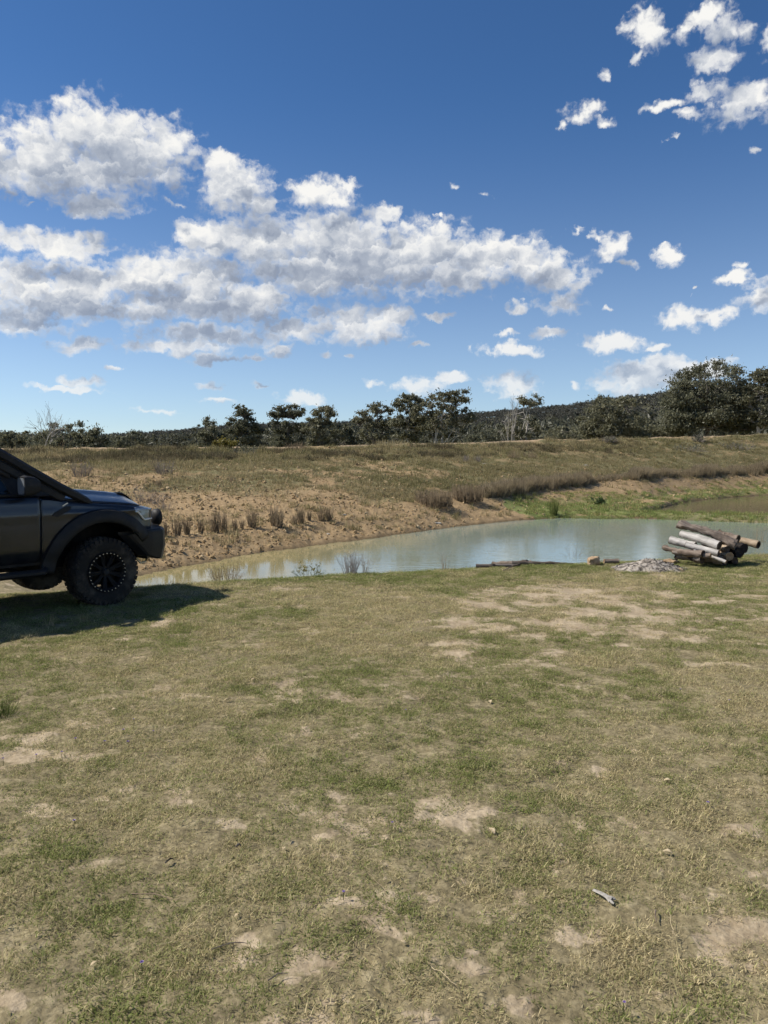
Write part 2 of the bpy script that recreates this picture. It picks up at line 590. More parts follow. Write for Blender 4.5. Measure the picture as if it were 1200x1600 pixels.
def height(x, y, fine=True):
    z, r, KR, bank, beyond = base_height(x, y)
    z = z + (1 - bank) * (.05 * (fbm(x * .35, y * .35, 3, 2) - .5))
    n1 = fbm(x * .5, y * .5, 11, 3) - .5
    z = z + bank * (1 - beyond) * .20 * n1
    # crumbled rim of the wall
    rim = sstep(r, KR[9], KR[10]) * (1 - sstep(r, KR[10] + .4, KR[11] + .6))
    z = z + rim * .38 * (fbm(x * .55, y * .55, 23, 3) - .42)
    if fine:
        z = z + (1 - bank) * (.045 * (fbm(x * 2.3, y * 2.3, 31, 3) - .5) + .022 * (fbm(x * 12, y * 12, 33, 3, .6) - .5))
        c = 1 - np.abs(2 * fbm(x * 3.1, y * 3.1, 41, 3, .6) - 1)
        z = z + bank * (1 - beyond) * (.045 * (c - .75) + .05 * (vnoise(x * 9, y * 9, 43) - .5) + .02 * (vnoise(x * 23, y * 23, 47) - .5))
        z = z + beyond * .15 * (fbm(x * .3, y * .3, 5, 2) - .5)
    return z


def H(x, y):
    return float(height(np.array([x], float), np.array([y], float))[0])


def on_ground(px, row, n=7):
    """point of the terrain seen at a pixel, by marching along the line of sight"""
    vv, uu = (800 - row) / FPX, (px - 600) / FPX
    d = np.array([uu, _c + _s * vv, vv * _c - _s])
    k = np.concatenate([np.linspace(1.5, 100, 8000)])
    P = d[None, :] * k[:, None]
    hz = height(P[:, 0], P[:, 1], fine=False)
    under = np.nonzero(CAM_H + P[:, 2] < hz)[0]
    i = under[0] if len(under) else len(k) - 1
    x, y = P[i, 0], P[i, 1]
    return Vector((x, y, H(x, y)))


# bare, trodden earth shows through the turf in these places: pixel, pixel, radius in metres, strength
BARE = [(930, 985, .9, 1.0), (840, 945, 1.0, 1.0), (1000, 945, 1.0, .95), (760, 975, .6, .9), (1110, 935, .9, .9), (1000, 970, .8, .9), (880, 925, .9, .9), (715, 1015, .35, .8), (950, 1100, .22, .9), (900, 1095, .12, .8),
        (700, 1268, .24, .9), (640, 1275, .18, .7), (390, 1570, .26, 1.0), (270, 1588, .3, .9), (1190, 1465, .2, 1.0), (425, 1368, .09, 1.0), (540, 1363, .09, 1.0),
        (1150, 1292, .16, .8), (500, 1487, .12, .8), (1020, 1280, .16, .7), (600, 1200, .16, .7), (380, 1178, .16, .7), (250, 1255, .2, .5), (60, 1268, .2, .7), (340, 1500, .16, .8),
        (770, 1435, .1, .7), (1100, 1400, .1, .6), (830, 1200, .2, .6), (1150, 1040, .4, .6), (520, 1093, .2, .7), (50, 1560, .12, .5), (930, 1545, .12, .5), (640, 930, .7, .5), (460, 985, .4, .35), (870, 1250, .14, .7), (1180, 1380, .14, .7), (610, 1395, .08, .6)]


def bareness(x, y):
    b = np.zeros(np.shape(x))
    wx = x + .25 * (fbm(x * 2.2, y * 2.2, 51, 3) - .5)
    wy = y + .25 * (fbm(x * 2.2, y * 2.2, 57, 3) - .5)
    for (px, row, rad, s) in BARE:
        p = at(px, row, 0)
        s = s * (.72 if row > 1150 else 1.0)
        b = np.maximum(b, s * (1 - sstep(np.hypot((wx - p.x) / 1.5, wy - p.y) / rad, .45, 1.05)))
    b = np.maximum(b * .85, .50 * sstep(fbm(x * .9, y * .9, 61, 3, .55), .50, .76))
    n = fbm(x * 4.2, y * 6.0, 67, 5, .66)
    return sstep(n + .34 * b - .725, -.06, .15)


def lushness(x, y):
    """0 dry and brown .. 1 green"""
    n = .6 * fbm(x * .7 + 4, y * .7, 81, 3, .55) + .4 * fbm(x * 3.1, y * 3.1 + 7, 85, 3, .6)
    side = sstep(-x / np.maximum(y, 1), -.35, .4)
    return np.clip(sstep(n, .38, .60) * .95 + .28 * side + .02, 0, 1)


# ------------------------------------------------------------------ ground sheet
def build_ground():
    fine = np.arange(-31, 31.001, .125)
    left = -31 - np.cumsum(np.geomspace(.15, 12, 42))
    right = 31 + np.cumsum(np.geomspace(.15, 12, 42))
    azs = np.concatenate([left[left > -179][::-1], fine, right[right < 179], ])
    azs = np.radians(np.concatenate([azs, [179.9]]))
    azs[0] = math.radians(-179.9)
    rs = np.concatenate([[0.02, .5, 1.0], np.geomspace(1.4, 95, 590), np.geomspace(98, 4500, 46)])
    A, Rr = np.meshgrid(azs, rs)
    X, Y = np.sin(A) * Rr, np.cos(A) * Rr
    Z = height(X, Y)
    _, r, KR, bank, beyond = base_height(X, Y)
    nr, na = A.shape
    i = np.arange(nr - 1)[:, None] * na + np.arange(na)[None, :]
    j = np.roll(i, -1, axis=1)
    f = np.stack([i, j, j + na, i + na], -1).reshape(-1, 4)
    V = np.stack([X, Y, Z], -1).reshape(-1, 3)
    me = mesh_np('ground', V, f[:, ::-1], smooth=True)
    # how much low growth covers the earth of the bank
    up = sstep(r, KR[8], KR[9] + 2)
    right_side = sstep(X / np.maximum(Y, 1), -.12, .12)
    veg = bank * (.16 + .78 * np.maximum(up * (.72 + .28 * right_side), right_side * sstep(r, KR[8] - 1, KR[8] + 3)))
    rimz = sstep(r, KR[9], KR[10])
    veg = np.maximum(veg, bank * rimz * .8)
    veg = veg * (.45 + 1.1 * sstep(fbm(X * .45, Y * .45, 91, 4, .6), .34, .62))
    # green flat between the two ponds
    flat = sstep(X, 6, 9) * sstep(r, KR[6] - 1.5, KR[6]) * (1 - sstep(r, KR[7] - .5, KR[7] + 2.5))
    flat = np.maximum(flat, (seg_dist(X, Y, SPIT) < 2.6) * 1.0)
    track = sstep(r, KR[11] - .6, KR[11] + .1) * (1 - sstep(r, KR[12] - .5, KR[12] + 1.5))
    veg = veg * (1 - .8 * track)
    veg = np.maximum(veg, beyond * .8)
    attr(me, 'bank', bank.ravel())
    attr(me, 'veg', np.clip(veg, 0, 1).ravel())
    attr(me, 'flat', (flat * sstep(fbm(X * .6, Y * .9, 95, 3), .30, .42)).ravel())
    attr(me, 'track', track.ravel())
    attr(me, 'bare', np.where(bank < .5, bareness(X, Y), 0).ravel())
    m, g, out = material('ground')
    P = pos(g)
    z = g.sep(P)[2]
    big = g.noise(P, .45, 4, .6)
    mid = g.noise(P, 3.2, 5, .62)
    fin = g.noise(P, 26, 5, .68)
    grit = g.vor(P, 42, 'F1')
    lumps = g.noise(P, 9, 4, .65)
    # foreground earth
    tone = g.m('ADD', g.m('MULTIPLY', mid, .55), g.m('MULTIPLY', fin, .45))
    soil = g.ramp(tone, [(.28, (.19, .14, .085)), (.45, (.32, .25, .16)), (.6, (.46, .37, .25)), (.78, (.58, .48, .345))])
    thatch = g.ramp(g.m('ADD', g.m('MULTIPLY', fin, .7), g.m('MULTIPLY', mid, .3)), [(.3, (.085, .07, .038)), (.5, (.22, .18, .10)), (.7, (.40, .335, .20))])
    fore = g.mix(g.remap(g.m('ADD', fattr(g, 'bare'), g.m('MULTIPLY', g.m('SUBTRACT', mid, .5), .8)), .12, .5), thatch, soil)
    # clay of the bank
    btone = g.m('ADD', g.m('MULTIPLY', lumps, .5), g.m('ADD', g.m('MULTIPLY', fin, .3), g.m('MULTIPLY', big, .2)))
    clay = g.ramp(btone, [(.30, (.140, .090, .044)), (.44, (.260, .180, .094)), (.56, (.368, .260, .142)), (.72, (.478, .358, .212))])
    stones = g.mix(g.remap(grit, .08, .16, .55, 0.0), clay, (.50, .42, .30))
    green = g.ramp(fin, [(.3, (.075, .068, .032)), (.5, (.16, .142, .068)), (.7, (.27, .235, .12))])
    vegm = g.remap(g.m('ADD', fattr(g, 'veg'), g.m('MULTIPLY', g.m('SUBTRACT', lumps, .5), 1.1)), .25, .65)
    bankc = g.mix(vegm, stones, green)
    bankc = g.mix(fattr(g, 'track'), bankc, g.ramp(tone, [(.3, (.26, .18, .11)), (.7, (.47, .36, .24))]))
    lush = g.ramp(fin, [(.3, (.065, .095, .025)), (.6, (.175, .22, .065)), (.8, (.28, .29, .11))])
    bankc = g.mix(g.m('MULTIPLY', fattr(g, 'flat'), .85), bankc, lush)
    # the strip the water has wetted
    wet = g.remap(g.m('ADD', z, g.m('MULTIPLY', big, .10)), WATER_Z + .03, WATER_Z + .17, .42, 1.0)
    bankc = g.v('SCALE', bankc, scale=wet)
    col = g.mix(fattr(g, 'bank'), fore, bankc)
    hgt = g.m('ADD', g.m('MULTIPLY', fin, .45), g.m('ADD', g.m('MULTIPLY', lumps, g.m('ADD', .12, g.m('MULTIPLY', fattr(g, 'bank'), .6))), g.m('MULTIPLY', grit, -.12)))
    principled(g, out, col, .95, .12, normal=bump(g, hgt, .9, .028))
    link('ground', me, m, kind='structure', label='grazed paddock and the clay bank of a farm dam')


build_ground()


def build_water():
    m, g, out = material('water')
    P = pos(g)
    st = g.v('MULTIPLY', P, (1.0, 2.2, 1.0))
    h = g.m('ADD', g.m('MULTIPLY', g.noise(st, 2.2, 3, .55), .7), g.m('MULTIPLY', g.noise(st, 9.0, 2, .5), .16))
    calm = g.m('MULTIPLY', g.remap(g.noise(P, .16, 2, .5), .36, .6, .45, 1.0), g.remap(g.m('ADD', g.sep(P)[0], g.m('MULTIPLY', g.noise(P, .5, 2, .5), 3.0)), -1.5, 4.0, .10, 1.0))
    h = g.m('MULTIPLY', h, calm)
    mud_reflect = g.ramp(g.noise(P, .3, 3, .5), [(.3, (.275, .235, .105)), (.7, (.335, .285, .14))])
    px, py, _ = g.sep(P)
    milky_sky = g.remap(g.m('ADD', px, g.m('MULTIPLY', g.noise(P, .25, 3, .5), 3.0)), -1.6, 3.6)
    mud_reflect = g.mix(milky_sky, mud_reflect, (.25, .295, .24))          # milky clay, with the sky's pale reflection put into the base colour
    mud_reflect = g.mix(g.remap(g.m('SUBTRACT', py, g.m('MULTIPLY', px, .02)), 30.0, 32.5), mud_reflect, (.125, .105, .062))  # far pond: reflection of the dark bank painted in as brown
    principled(g, out, mud_reflect, .05, .5, normal=bump(g, h, .16, .055), IOR=1.33)
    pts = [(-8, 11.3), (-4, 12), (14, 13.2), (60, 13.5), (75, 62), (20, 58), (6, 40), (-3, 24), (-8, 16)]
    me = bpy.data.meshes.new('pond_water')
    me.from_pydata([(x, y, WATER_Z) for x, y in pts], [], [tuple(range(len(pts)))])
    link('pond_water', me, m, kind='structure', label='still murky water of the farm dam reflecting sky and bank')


build_water()


# ------------------------------------------------------------------ scattering of uncountable growth
def scatter_group():
    ng = bpy.data.node_groups.new('scatter', 'GeometryNodeTree')
    ng.interface.new_socket('Geometry', in_out='INPUT', socket_type='NodeSocketGeometry')
    ng.interface.new_socket('Pieces', in_out='INPUT', socket_type='NodeSocketCollection')
    ng.interface.new_socket('Geometry', in_out='OUTPUT', socket_type='NodeSocketGeometry')
    N = ng.nodes
    gi, go = N.new('NodeGroupInput'), N.new('NodeGroupOutput')
    ci = N.new('GeometryNodeCollectionInfo')
    ci.inputs['Separate Children'].default_value = True
    ci.inputs['Reset Children'].default_value = True
    ip = N.new('GeometryNodeInstanceOnPoints')
    ip.inputs['Pick Instance'].default_value = True

    def named(nm, ty):
        n = N.new('GeometryNodeInputNamedAttribute')
        n.data_type = ty
        n.inputs[0].default_value = nm
        return n.outputs[0]
    L = ng.links.new
    L(gi.outputs[0], ip.inputs['Points'])
    L(gi.outputs[1], ci.inputs[0])
    L(ci.outputs[0], ip.inputs['Instance'])
    L(named('idx', 'INT'), ip.inputs['Instance Index'])
    L(named('rot', 'FLOAT_VECTOR'), ip.inputs['Rotation'])
    L(named('scl', 'FLOAT_VECTOR'), ip.inputs['Scale'])
    L(ip.outputs[0], go.inputs[0])
    return ng


SCATTER = scatter_group()


def scatter(name, pts, scl, rot, idx, tone, variants, mat, label, cat, kind='stuff'):
    n = len(pts)
    me = bpy.data.meshes.new(name)
    me.vertices.add(n)
    me.vertices.foreach_set('co', np.asarray(pts, np.float32).ravel())
    scl = np.asarray(scl, np.float32)
    if scl.ndim == 1:
        scl = np.repeat(scl[:, None], 3, 1)
    attr(me, 'scl', scl, 'FLOAT_VECTOR')
    attr(me, 'rot', rot, 'FLOAT_VECTOR')
    attr(me, 'idx', idx, 'INT')
    attr(me, 'tone', tone)
    c = bpy.data.collections.new(name + '_pieces')
    for k, v in enumerate(variants):
        v.materials.clear()
        v.materials.append(mat)
        c.objects.link(bpy.data.objects.new('%s_piece_%02d' % (name, k), v))
    o = link(name, me, None, label=label, cat=None, kind=kind)
    if cat:
        o['category'] = cat
    md = o.modifiers.new('scatter', 'NODES')
    md.node_group = SCATTER
    key = [i.identifier for i in SCATTER.interface.items_tree if i.name == 'Pieces'][0]
    md[key] = c
    return o


def blades(n, rad, len_rng, wid, lean, seed, curl=.6, up=1.0):
    """a tuft of n grass blades as one mesh"""
    r = np.random.default_rng(seed)
    a = r.uniform(0, 2 * np.pi, n)
    q = rad * np.sqrt(r.uniform(0, 1, n))
    bx, by = q * np.cos(a), q * np.sin(a)
    L = r.uniform(*len_rng, n)
    th = r.uniform(0, 2 * np.pi, n)
    ln = np.clip(r.normal(lean, .25, n), .02, 1.5)
    w = wid * r.uniform(.6, 1.3, n)
    dx, dy = np.cos(th), np.sin(th)
    px, py = -dy, dx
    V = []
    for f, ww in ((0, 1.0), (.55, .85), (1.0, .12)):
        ang = ln * (.55 + curl * f)
        hx = L * f * np.sin(ang)
        hz = L * f * np.cos(ang) * up
        cx, cy = bx + dx * hx, by + dy * hx
        V.append(np.stack([cx + px * w * ww / 2, cy + py * w * ww / 2, hz], -1))
        V.append(np.stack([cx - px * w * ww / 2, cy - py * w * ww / 2, hz], -1))
    V = np.stack(V, 1).reshape(-1, 3)
    b = np.arange(n)[:, None] * 6
    F = np.concatenate([b + np.array([[0, 1, 3, 2]]), b + np.array([[2, 3, 5, 4]])])
    me = mesh_np('blades', V, F)
    attr(me, 'along', np.tile([0, 0, .55, .55, 1, 1], n))
    attr(me, 'rnd', np.repeat(r.uniform(0, 1, n), 6))
    return me


def blade_material(name, dry, green, tip, trans=.35):
    m, g, out = material(name)
    tone = fattr(g, 'tone', 'INSTANCER')
    rnd = fattr(g, 'rnd')
    f = g.remap(g.m('ADD', tone, g.m('MULTIPLY', g.m('SUBTRACT', rnd, .5), .9)), .1, .9, kind='LINEAR')
    c = g.mix(f, dry, green)
    c = g.mix(g.m('MULTIPLY', fattr(g, 'along'), .35), c, tip)
    c = g.v('SCALE', c, scale=g.remap(g.m('FRACT', g.m('MULTIPLY', rnd, 7.31)), 0, 1, .5, 1.45, 'LINEAR'))
    d = g.new('ShaderNodeBsdfDiffuse')
    tr = g.new('ShaderNodeBsdfTranslucent')
    g.put(d.inputs[0], c)
    g.put(tr.inputs[0], c)
    mx = g.new('ShaderNodeMixShader')
    mx.inputs[0].default_value = trans
    g.put(mx.inputs[1], d.outputs[0])
    g.put(mx.inputs[2], tr.outputs[0])
    g.put(out.inputs[0], mx.outputs[0])
    return m


def upright_rot(n, r, tilt=.12):
    return np.stack([r.normal(0, tilt, n), r.normal(0, tilt, n), r.uniform(0, 2 * np.pi, n)], -1)


def build_turf():
    r = np.random.default_rng(21)
    turf = blade_material('turf_blades', (.60, .495, .295), (.17, .215, .056), (.42, .39, .18), .42)
    var = [blades(110, .08, (.008, .020), .0025, 1.1, 100 + k, .5) for k in range(5)]
    var += [blades(60, .09, (.014, .038), .0022, 1.4, 120 + k, .15) for k in range(3)]
    var += [blades(70, .05, (.014, .030), .0026, .75, 140 + k, .7) for k in range(2)]
    N = 96000
    # denser close by, where single blades show
    Y = 1.2 + (16.0 - 1.2) * r.uniform(0, 1, N) ** .80
    X = r.uniform(-1, 1, N) * (.72 * Y + 2.2)
    z, rr, KR, bank, _ = base_height(X, Y)
    ok = rr < KR[3] + .5
    X, Y = X[ok], Y[ok]
    b = bareness(X, Y)
    l = lushness(X, Y)
    cl = fbm(X * 5, Y * 5, 99, 2)
    gaps = sstep(fbm(X * 7.5, Y * 7.5, 103, 3, .6), .38, .56)
    keep = (r.uniform(0, 1, len(X)) > np.clip(b * (1.0 + .25 * sstep(Y, 6, 9)), 0, .78 + .16 * sstep(Y, 6, 9))) & (r.uniform(0, 1, len(X)) < .22 + .85 * gaps)
    X, Y, b, l, cl = X[keep], Y[keep], b[keep], l[keep], cl[keep]
    n = len(X)
    Z = height(X, Y) - .004
    u = r.uniform(0, 1, n)
    idx = np.where(u < .55, r.integers(0, 5, n), np.where(u < .55 + .22 * (1.15 - l), 5 + r.integers(0, 3, n), np.where(u > .93, 8 + r.integers(0, 2, n), r.integers(0, 5, n))))
    s = r.uniform(.75, 1.3, n) * (.75 + .5 * cl) * (1 + .06 * np.maximum(Y - 4, 0)) * (1 - .25 * b)
    tone = np.clip(l * .8 + r.normal(0, .22, n) + .12 - .3 * b, 0, 1)
    scatter('turf', np.stack([X, Y, Z], -1), s, upright_rot(n, r), idx, tone, var, turf, 'short grazed turf of green and straw blades on the paddock', 'grass')


build_turf()
# ------------------------------------------------------------------ trees
def leaf_material(name, lo, hi, trans=.22):
    m, g, out = material(name)
    rnd = fattr(g, 'rnd')
    oi = g.new('ShaderNodeObjectInfo').outputs['Random']
    c = g.mix(g.m('ADD', g.m('MULTIPLY', rnd, .75), g.m('MULTIPLY', oi, .25)), lo, hi)
    d, tr, mx = g.new('ShaderNodeBsdfDiffuse'), g.new('ShaderNodeBsdfTranslucent'), g.new('ShaderNodeMixShader')
    gl = g.new('ShaderNodeBsdfGlossy')
    gl.inputs['Roughness'].default_value = .5
    g.put(gl.inputs[0], (.5, .5, .5, 1))
    g.put(d.inputs[0], c)
    g.put(tr.inputs[0], c)
    mx.inputs[0].default_value = trans
    g.put(mx.inputs[1], d.outputs[0])
    g.put(mx.inputs[2], tr.outputs[0])
    m2 = g.new('ShaderNodeMixShader')
    m2.inputs[0].default_value = .04
    g.put(m2.inputs[1], mx.outputs[0])
    g.put(m2.inputs[2], gl.outputs[0])
    g.put(out.inputs[0], m2.outputs[0])
    return m


def bark_material(name, lo, hi, scale=6.0):
    m, g, out = material(name)
    tc = g.new('ShaderNodeTexCoord').outputs['Object']
    n = g.noise(g.v('MULTIPLY', tc, (1, 1, .25)), scale, 5, .65)
    principled(g, out, g.ramp(n, [(.3, lo), (.7, hi)]), .9, .15, normal=bump(g, n, .6, .03))
    return m


LEAF_DARK = leaf_material('gum_leaf_dark', (.082, .084, .052), (.235, .23, .142), .42)
LEAF_OLIVE = leaf_material('gum_leaf_olive', (.10, .10, .060), (.285, .27, .165), .42)
LEAF_GREY = leaf_material('gum_leaf_grey', (.10, .10, .07), (.26, .25, .17), .38)
LEAF_YELLOW = leaf_material('shrub_leaf_yellow', (.11, .095, .022), (.30, .25, .06), .38)
BARK_GREY = bark_material('bark_grey', (.10, .085, .07), (.24, .21, .18))
BARK_PALE = bark_material('bark_pale', (.28, .25, .21), (.56, .52, .46), 3.0)
BARK_DEAD = bark_material('bark_dead', (.30, .27, .23), (.50, .46, .41), 5.0)


def tube_np(path, rad, sides=6):
    """vertices and quads of a tapering tube along a path"""
    path, rad = np.asarray(path, float), np.asarray(rad, float)
    n = len(path)
    tang = np.gradient(path, axis=0)
    tang /= np.linalg.norm(tang, axis=1)[:, None] + 1e-9
    ref = np.array([0.31, 0.87, .12])
    a = np.cross(tang, ref)
    a /= np.linalg.norm(a, axis=1)[:, None] + 1e-9
    b = np.cross(tang, a)
    th = np.arange(sides) * 2 * np.pi / sides
    V = path[:, None, :] + rad[:, None, None] * (np.cos(th)[None, :, None] * a[:, None, :] + np.sin(th)[None, :, None] * b[:, None, :])
    i = np.arange(n - 1)[:, None] * sides + np.arange(sides)[None, :]
    j = np.arange(n - 1)[:, None] * sides + (np.arange(sides)[None, :] + 1) % sides
    F = np.stack([i, j, j + sides, i + sides], -1).reshape(-1, 4)
    return V.reshape(-1, 3), F


def join_np(parts):
    V, F, o = [], [], 0
    for v, f in parts:
        V.append(v)
        F.append(f + o)
        o += len(v)
    return np.concatenate(V), np.concatenate(F)


def bend(p0, p1, n, r, sag=.15, wob=.06):
    """a crooked limb from p0 to p1"""
    p0, p1 = np.asarray(p0, float), np.asarray(p1, float)
    t = np.linspace(0, 1, n)[:, None]
    L = np.linalg.norm(p1 - p0)
    mid = (p0 + p1) / 2 + np.array([0, 0, -sag * L]) + r.normal(0, wob, 3) * L
    P = (1 - t) ** 2 * p0 + 2 * t * (1 - t) * mid + t ** 2 * p1
    P[1:-1] += r.normal(0, wob * .35, (n - 2, 3)) * L
    return P


def leaves_np(centres, radii, count, size, r, droop=.5, flat=.6):
    """leaf faces spread through clumps"""
    nc = len(centres)
    w = radii ** 2
    k = r.choice(nc, count, p=w / w.sum())
    d = r.normal(0, 1, (count, 3))
    d /= np.linalg.norm(d, axis=1)[:, None]
    rad = radii[k] * np.abs(r.normal(0, .62, count))
    P = centres[k] + d * rad[:, None] * np.array([1, 1, flat])
    s = size * r.uniform(.6, 1.5, count)
    a = r.normal(0, 1, (count, 3))
    a[:, 2] -= droop * 1.2
    a /= np.linalg.norm(a, axis=1)[:, None]
    b = np.cross(a, r.normal(0, 1, (count, 3)))
    b /= np.linalg.norm(b, axis=1)[:, None]
    a, b = a * s[:, None], b * (s * .42)[:, None]
    V = np.stack([P - a, P + b * .9, P + a, P - b * .9], 1).reshape(-1, 3)
    F = np.arange(count * 4).reshape(-1, 4)
    shade = np.clip(r.normal(.5, .25, count), 0, 1)
    return V, F, np.repeat(shade, 4)


def tree_meshes(seed, Ht, W, bole=.32, clumps=40, leaf=2600, size=.22, crown=None, lean=0.0, crad=.17, limbs=7, thick=.045, spread=.5, open_=0.0, flat=.62, stems=1):
    """trunk and crown of a gum tree standing at the origin, Ht tall and W wide"""
    r = np.random.default_rng(seed)
    parts, C, Rd = [], [], []
    crown = crown or [(0, .68, .5, .34)]      # lobes: offset across, height, half width, half height (of W and Ht)
    main = []
    for sidx in range(stems):
        ang = r.uniform(0, 6.28)
        off = (0 if stems == 1 else .06 * W) * np.array([math.cos(ang), math.sin(ang), 0])
        sl = lean + (0 if stems == 1 else r.uniform(-.25, .25))
        top = np.array([sl * Ht * .6, r.normal(0, .04) * Ht, Ht * (.62 + .1 * r.uniform())])
        trunk = bend(off + np.array([0, 0, -.4]), top, 9, r, 0, .05)
        tr = thick * Ht * np.linspace(1, .35, 9) * (.5 if stems > 1 else .55)
        tr[0] *= 1.35
        parts.append(tube_np(trunk, tr, 8))
        main.append((trunk, tr))
    n = int(clumps * 2.0)
    lob = [crown[i % len(crown)] for i in range(n)] + [(0, .46, .38, .34)] * (n // 3)
    n = len(lob)
    for (ox, hz, hw, hh) in lob:
        d = r.normal(0, 1, 3)
        d /= np.linalg.norm(d)
        q = r.uniform(.35, 1.0) ** (.5)
        if d[2] < -.3:
            d[2] *= .4
        c = np.array([ox * W + d[0] * hw * W * q, d[1] * hw * W * q * .95, hz * Ht + d[2] * hh * Ht * q])
        C.append(c)
        Rd.append(.92 * crad * W * r.uniform(.5, 1.2) * (1 - .25 * q))
    C, Rd = np.array(C), np.array(Rd)
    C[:, 2] = np.minimum(C[:, 2], Ht - Rd * flat * .9)
    # limbs fan out from the bole to groups of clumps
    heads = C[r.permutation(n)[:limbs]] * np.array([.72, .72, .88])
    lp = []
    for k, hd in enumerate(heads):
        trunk, tr = main[k % stems]
        f = bole + (1 - bole) * r.uniform(0, .95)
        i = min(int(f * 8), 7)
        P = bend(trunk[i], hd, 7, r, .12, .08)
        parts.append(tube_np(P, np.linspace(tr[i] * .62, thick * Ht * .07, 7), 6))
        lp.append(P)
    lpa = np.concatenate(lp)
    for c in C:
        dd = np.linalg.norm(lpa - c, axis=1) + .5 * np.maximum(lpa[:, 2] - c[2], 0)
        s = lpa[np.argmin(dd)]
        parts.append(tube_np(bend(s, c, 4, r, .1, .08), np.linspace(thick * Ht * .11, thick * Ht * .03, 4), 4))
    V, F = join_np(parts)
    tm = mesh_np('trunk', V, F, smooth=True)
    cm = None
    if leaf:
        V, F, sh = leaves_np(C, Rd, int(leaf * 2.9), size * .70, r, flat=flat)
        cm = mesh_np('crown', V, F)
        attr(cm, 'rnd', sh)
    return tm, cm


def empty(name, loc, rz=0.0, label=None, cat=None, group=None):
    o = bpy.data.objects.new(name, None)
    COL.objects.link(o)
    o.location = loc
    o.rotation_euler = (0, 0, rz)
    o.empty_display_size = .2
    for k, v in (('label', label), ('category', cat), ('group', group)):
        if v:
            o[k] = v
    return o


def tree(name, label, px, top, wpx, d, leafmat, bark, seed, group=None, cat='tree', **kw):
    zt = far_at(px, top, d)
    x = zt.x
    zb = H(x, d)
    Ht = zt.z - zb
    W = 1.24 * wpx / FPX * d
    t = empty(name, (x, d, zb), 0, label, cat, group)
    tm, cm = tree_meshes(seed, Ht, W, **kw)
    link('trunk', tm, bark, t)
    if cm is not None:
        link('crown', cm, leafmat, t)
    return t


def dead_tree(name, label, px, top, wpx, d, seed):
    zt = far_at(px, top, d)
    zb = H(zt.x, d)
    Ht, W = zt.z - zb, wpx / FPX * d
    r = np.random.default_rng(seed)
    parts = []

    def grow(p, dirv, L, rad, lvl):
        q = p + dirv * L
        P = bend(p, q, 6, r, -.04, .06)
        parts.append(tube_np(P, np.linspace(rad, rad * .6, 6), 6 if lvl < 2 else 4))
        if lvl >= 5:
            return
        for k in range(3 if lvl in (1, 2, 3) else 2):
            a = r.normal(0, 1, 3)
            a -= a.dot(dirv) * dirv
            a /= np.linalg.norm(a)
            sp = r.uniform(.35, .75)
            nd = dirv * math.cos(sp) + a * math.sin(sp) + np.array([0, 0, .12])
            nd /= np.linalg.norm(nd)
            i = 5 if k == 0 else r.integers(2, 6)
            grow(P[i], nd, L * r.uniform(.6, .82), rad * .58, lvl + 1)
    grow(np.array([0, 0, -.3]), np.array([.04, 0, 1.0]), .36, .024, 0)
    V, F = join_np(parts)
    V[:, 2] = V[:, 2] / V[:, 2].max() * Ht
    V[:, :2] *= W / (V[:, 0].max() - V[:, 0].min())
    t = empty(name, (zt.x, d, zb), 0, label, 'tree')
    link('trunk', mesh_np('trunk', V, F, smooth=True), BARK_DEAD, t)
    return t


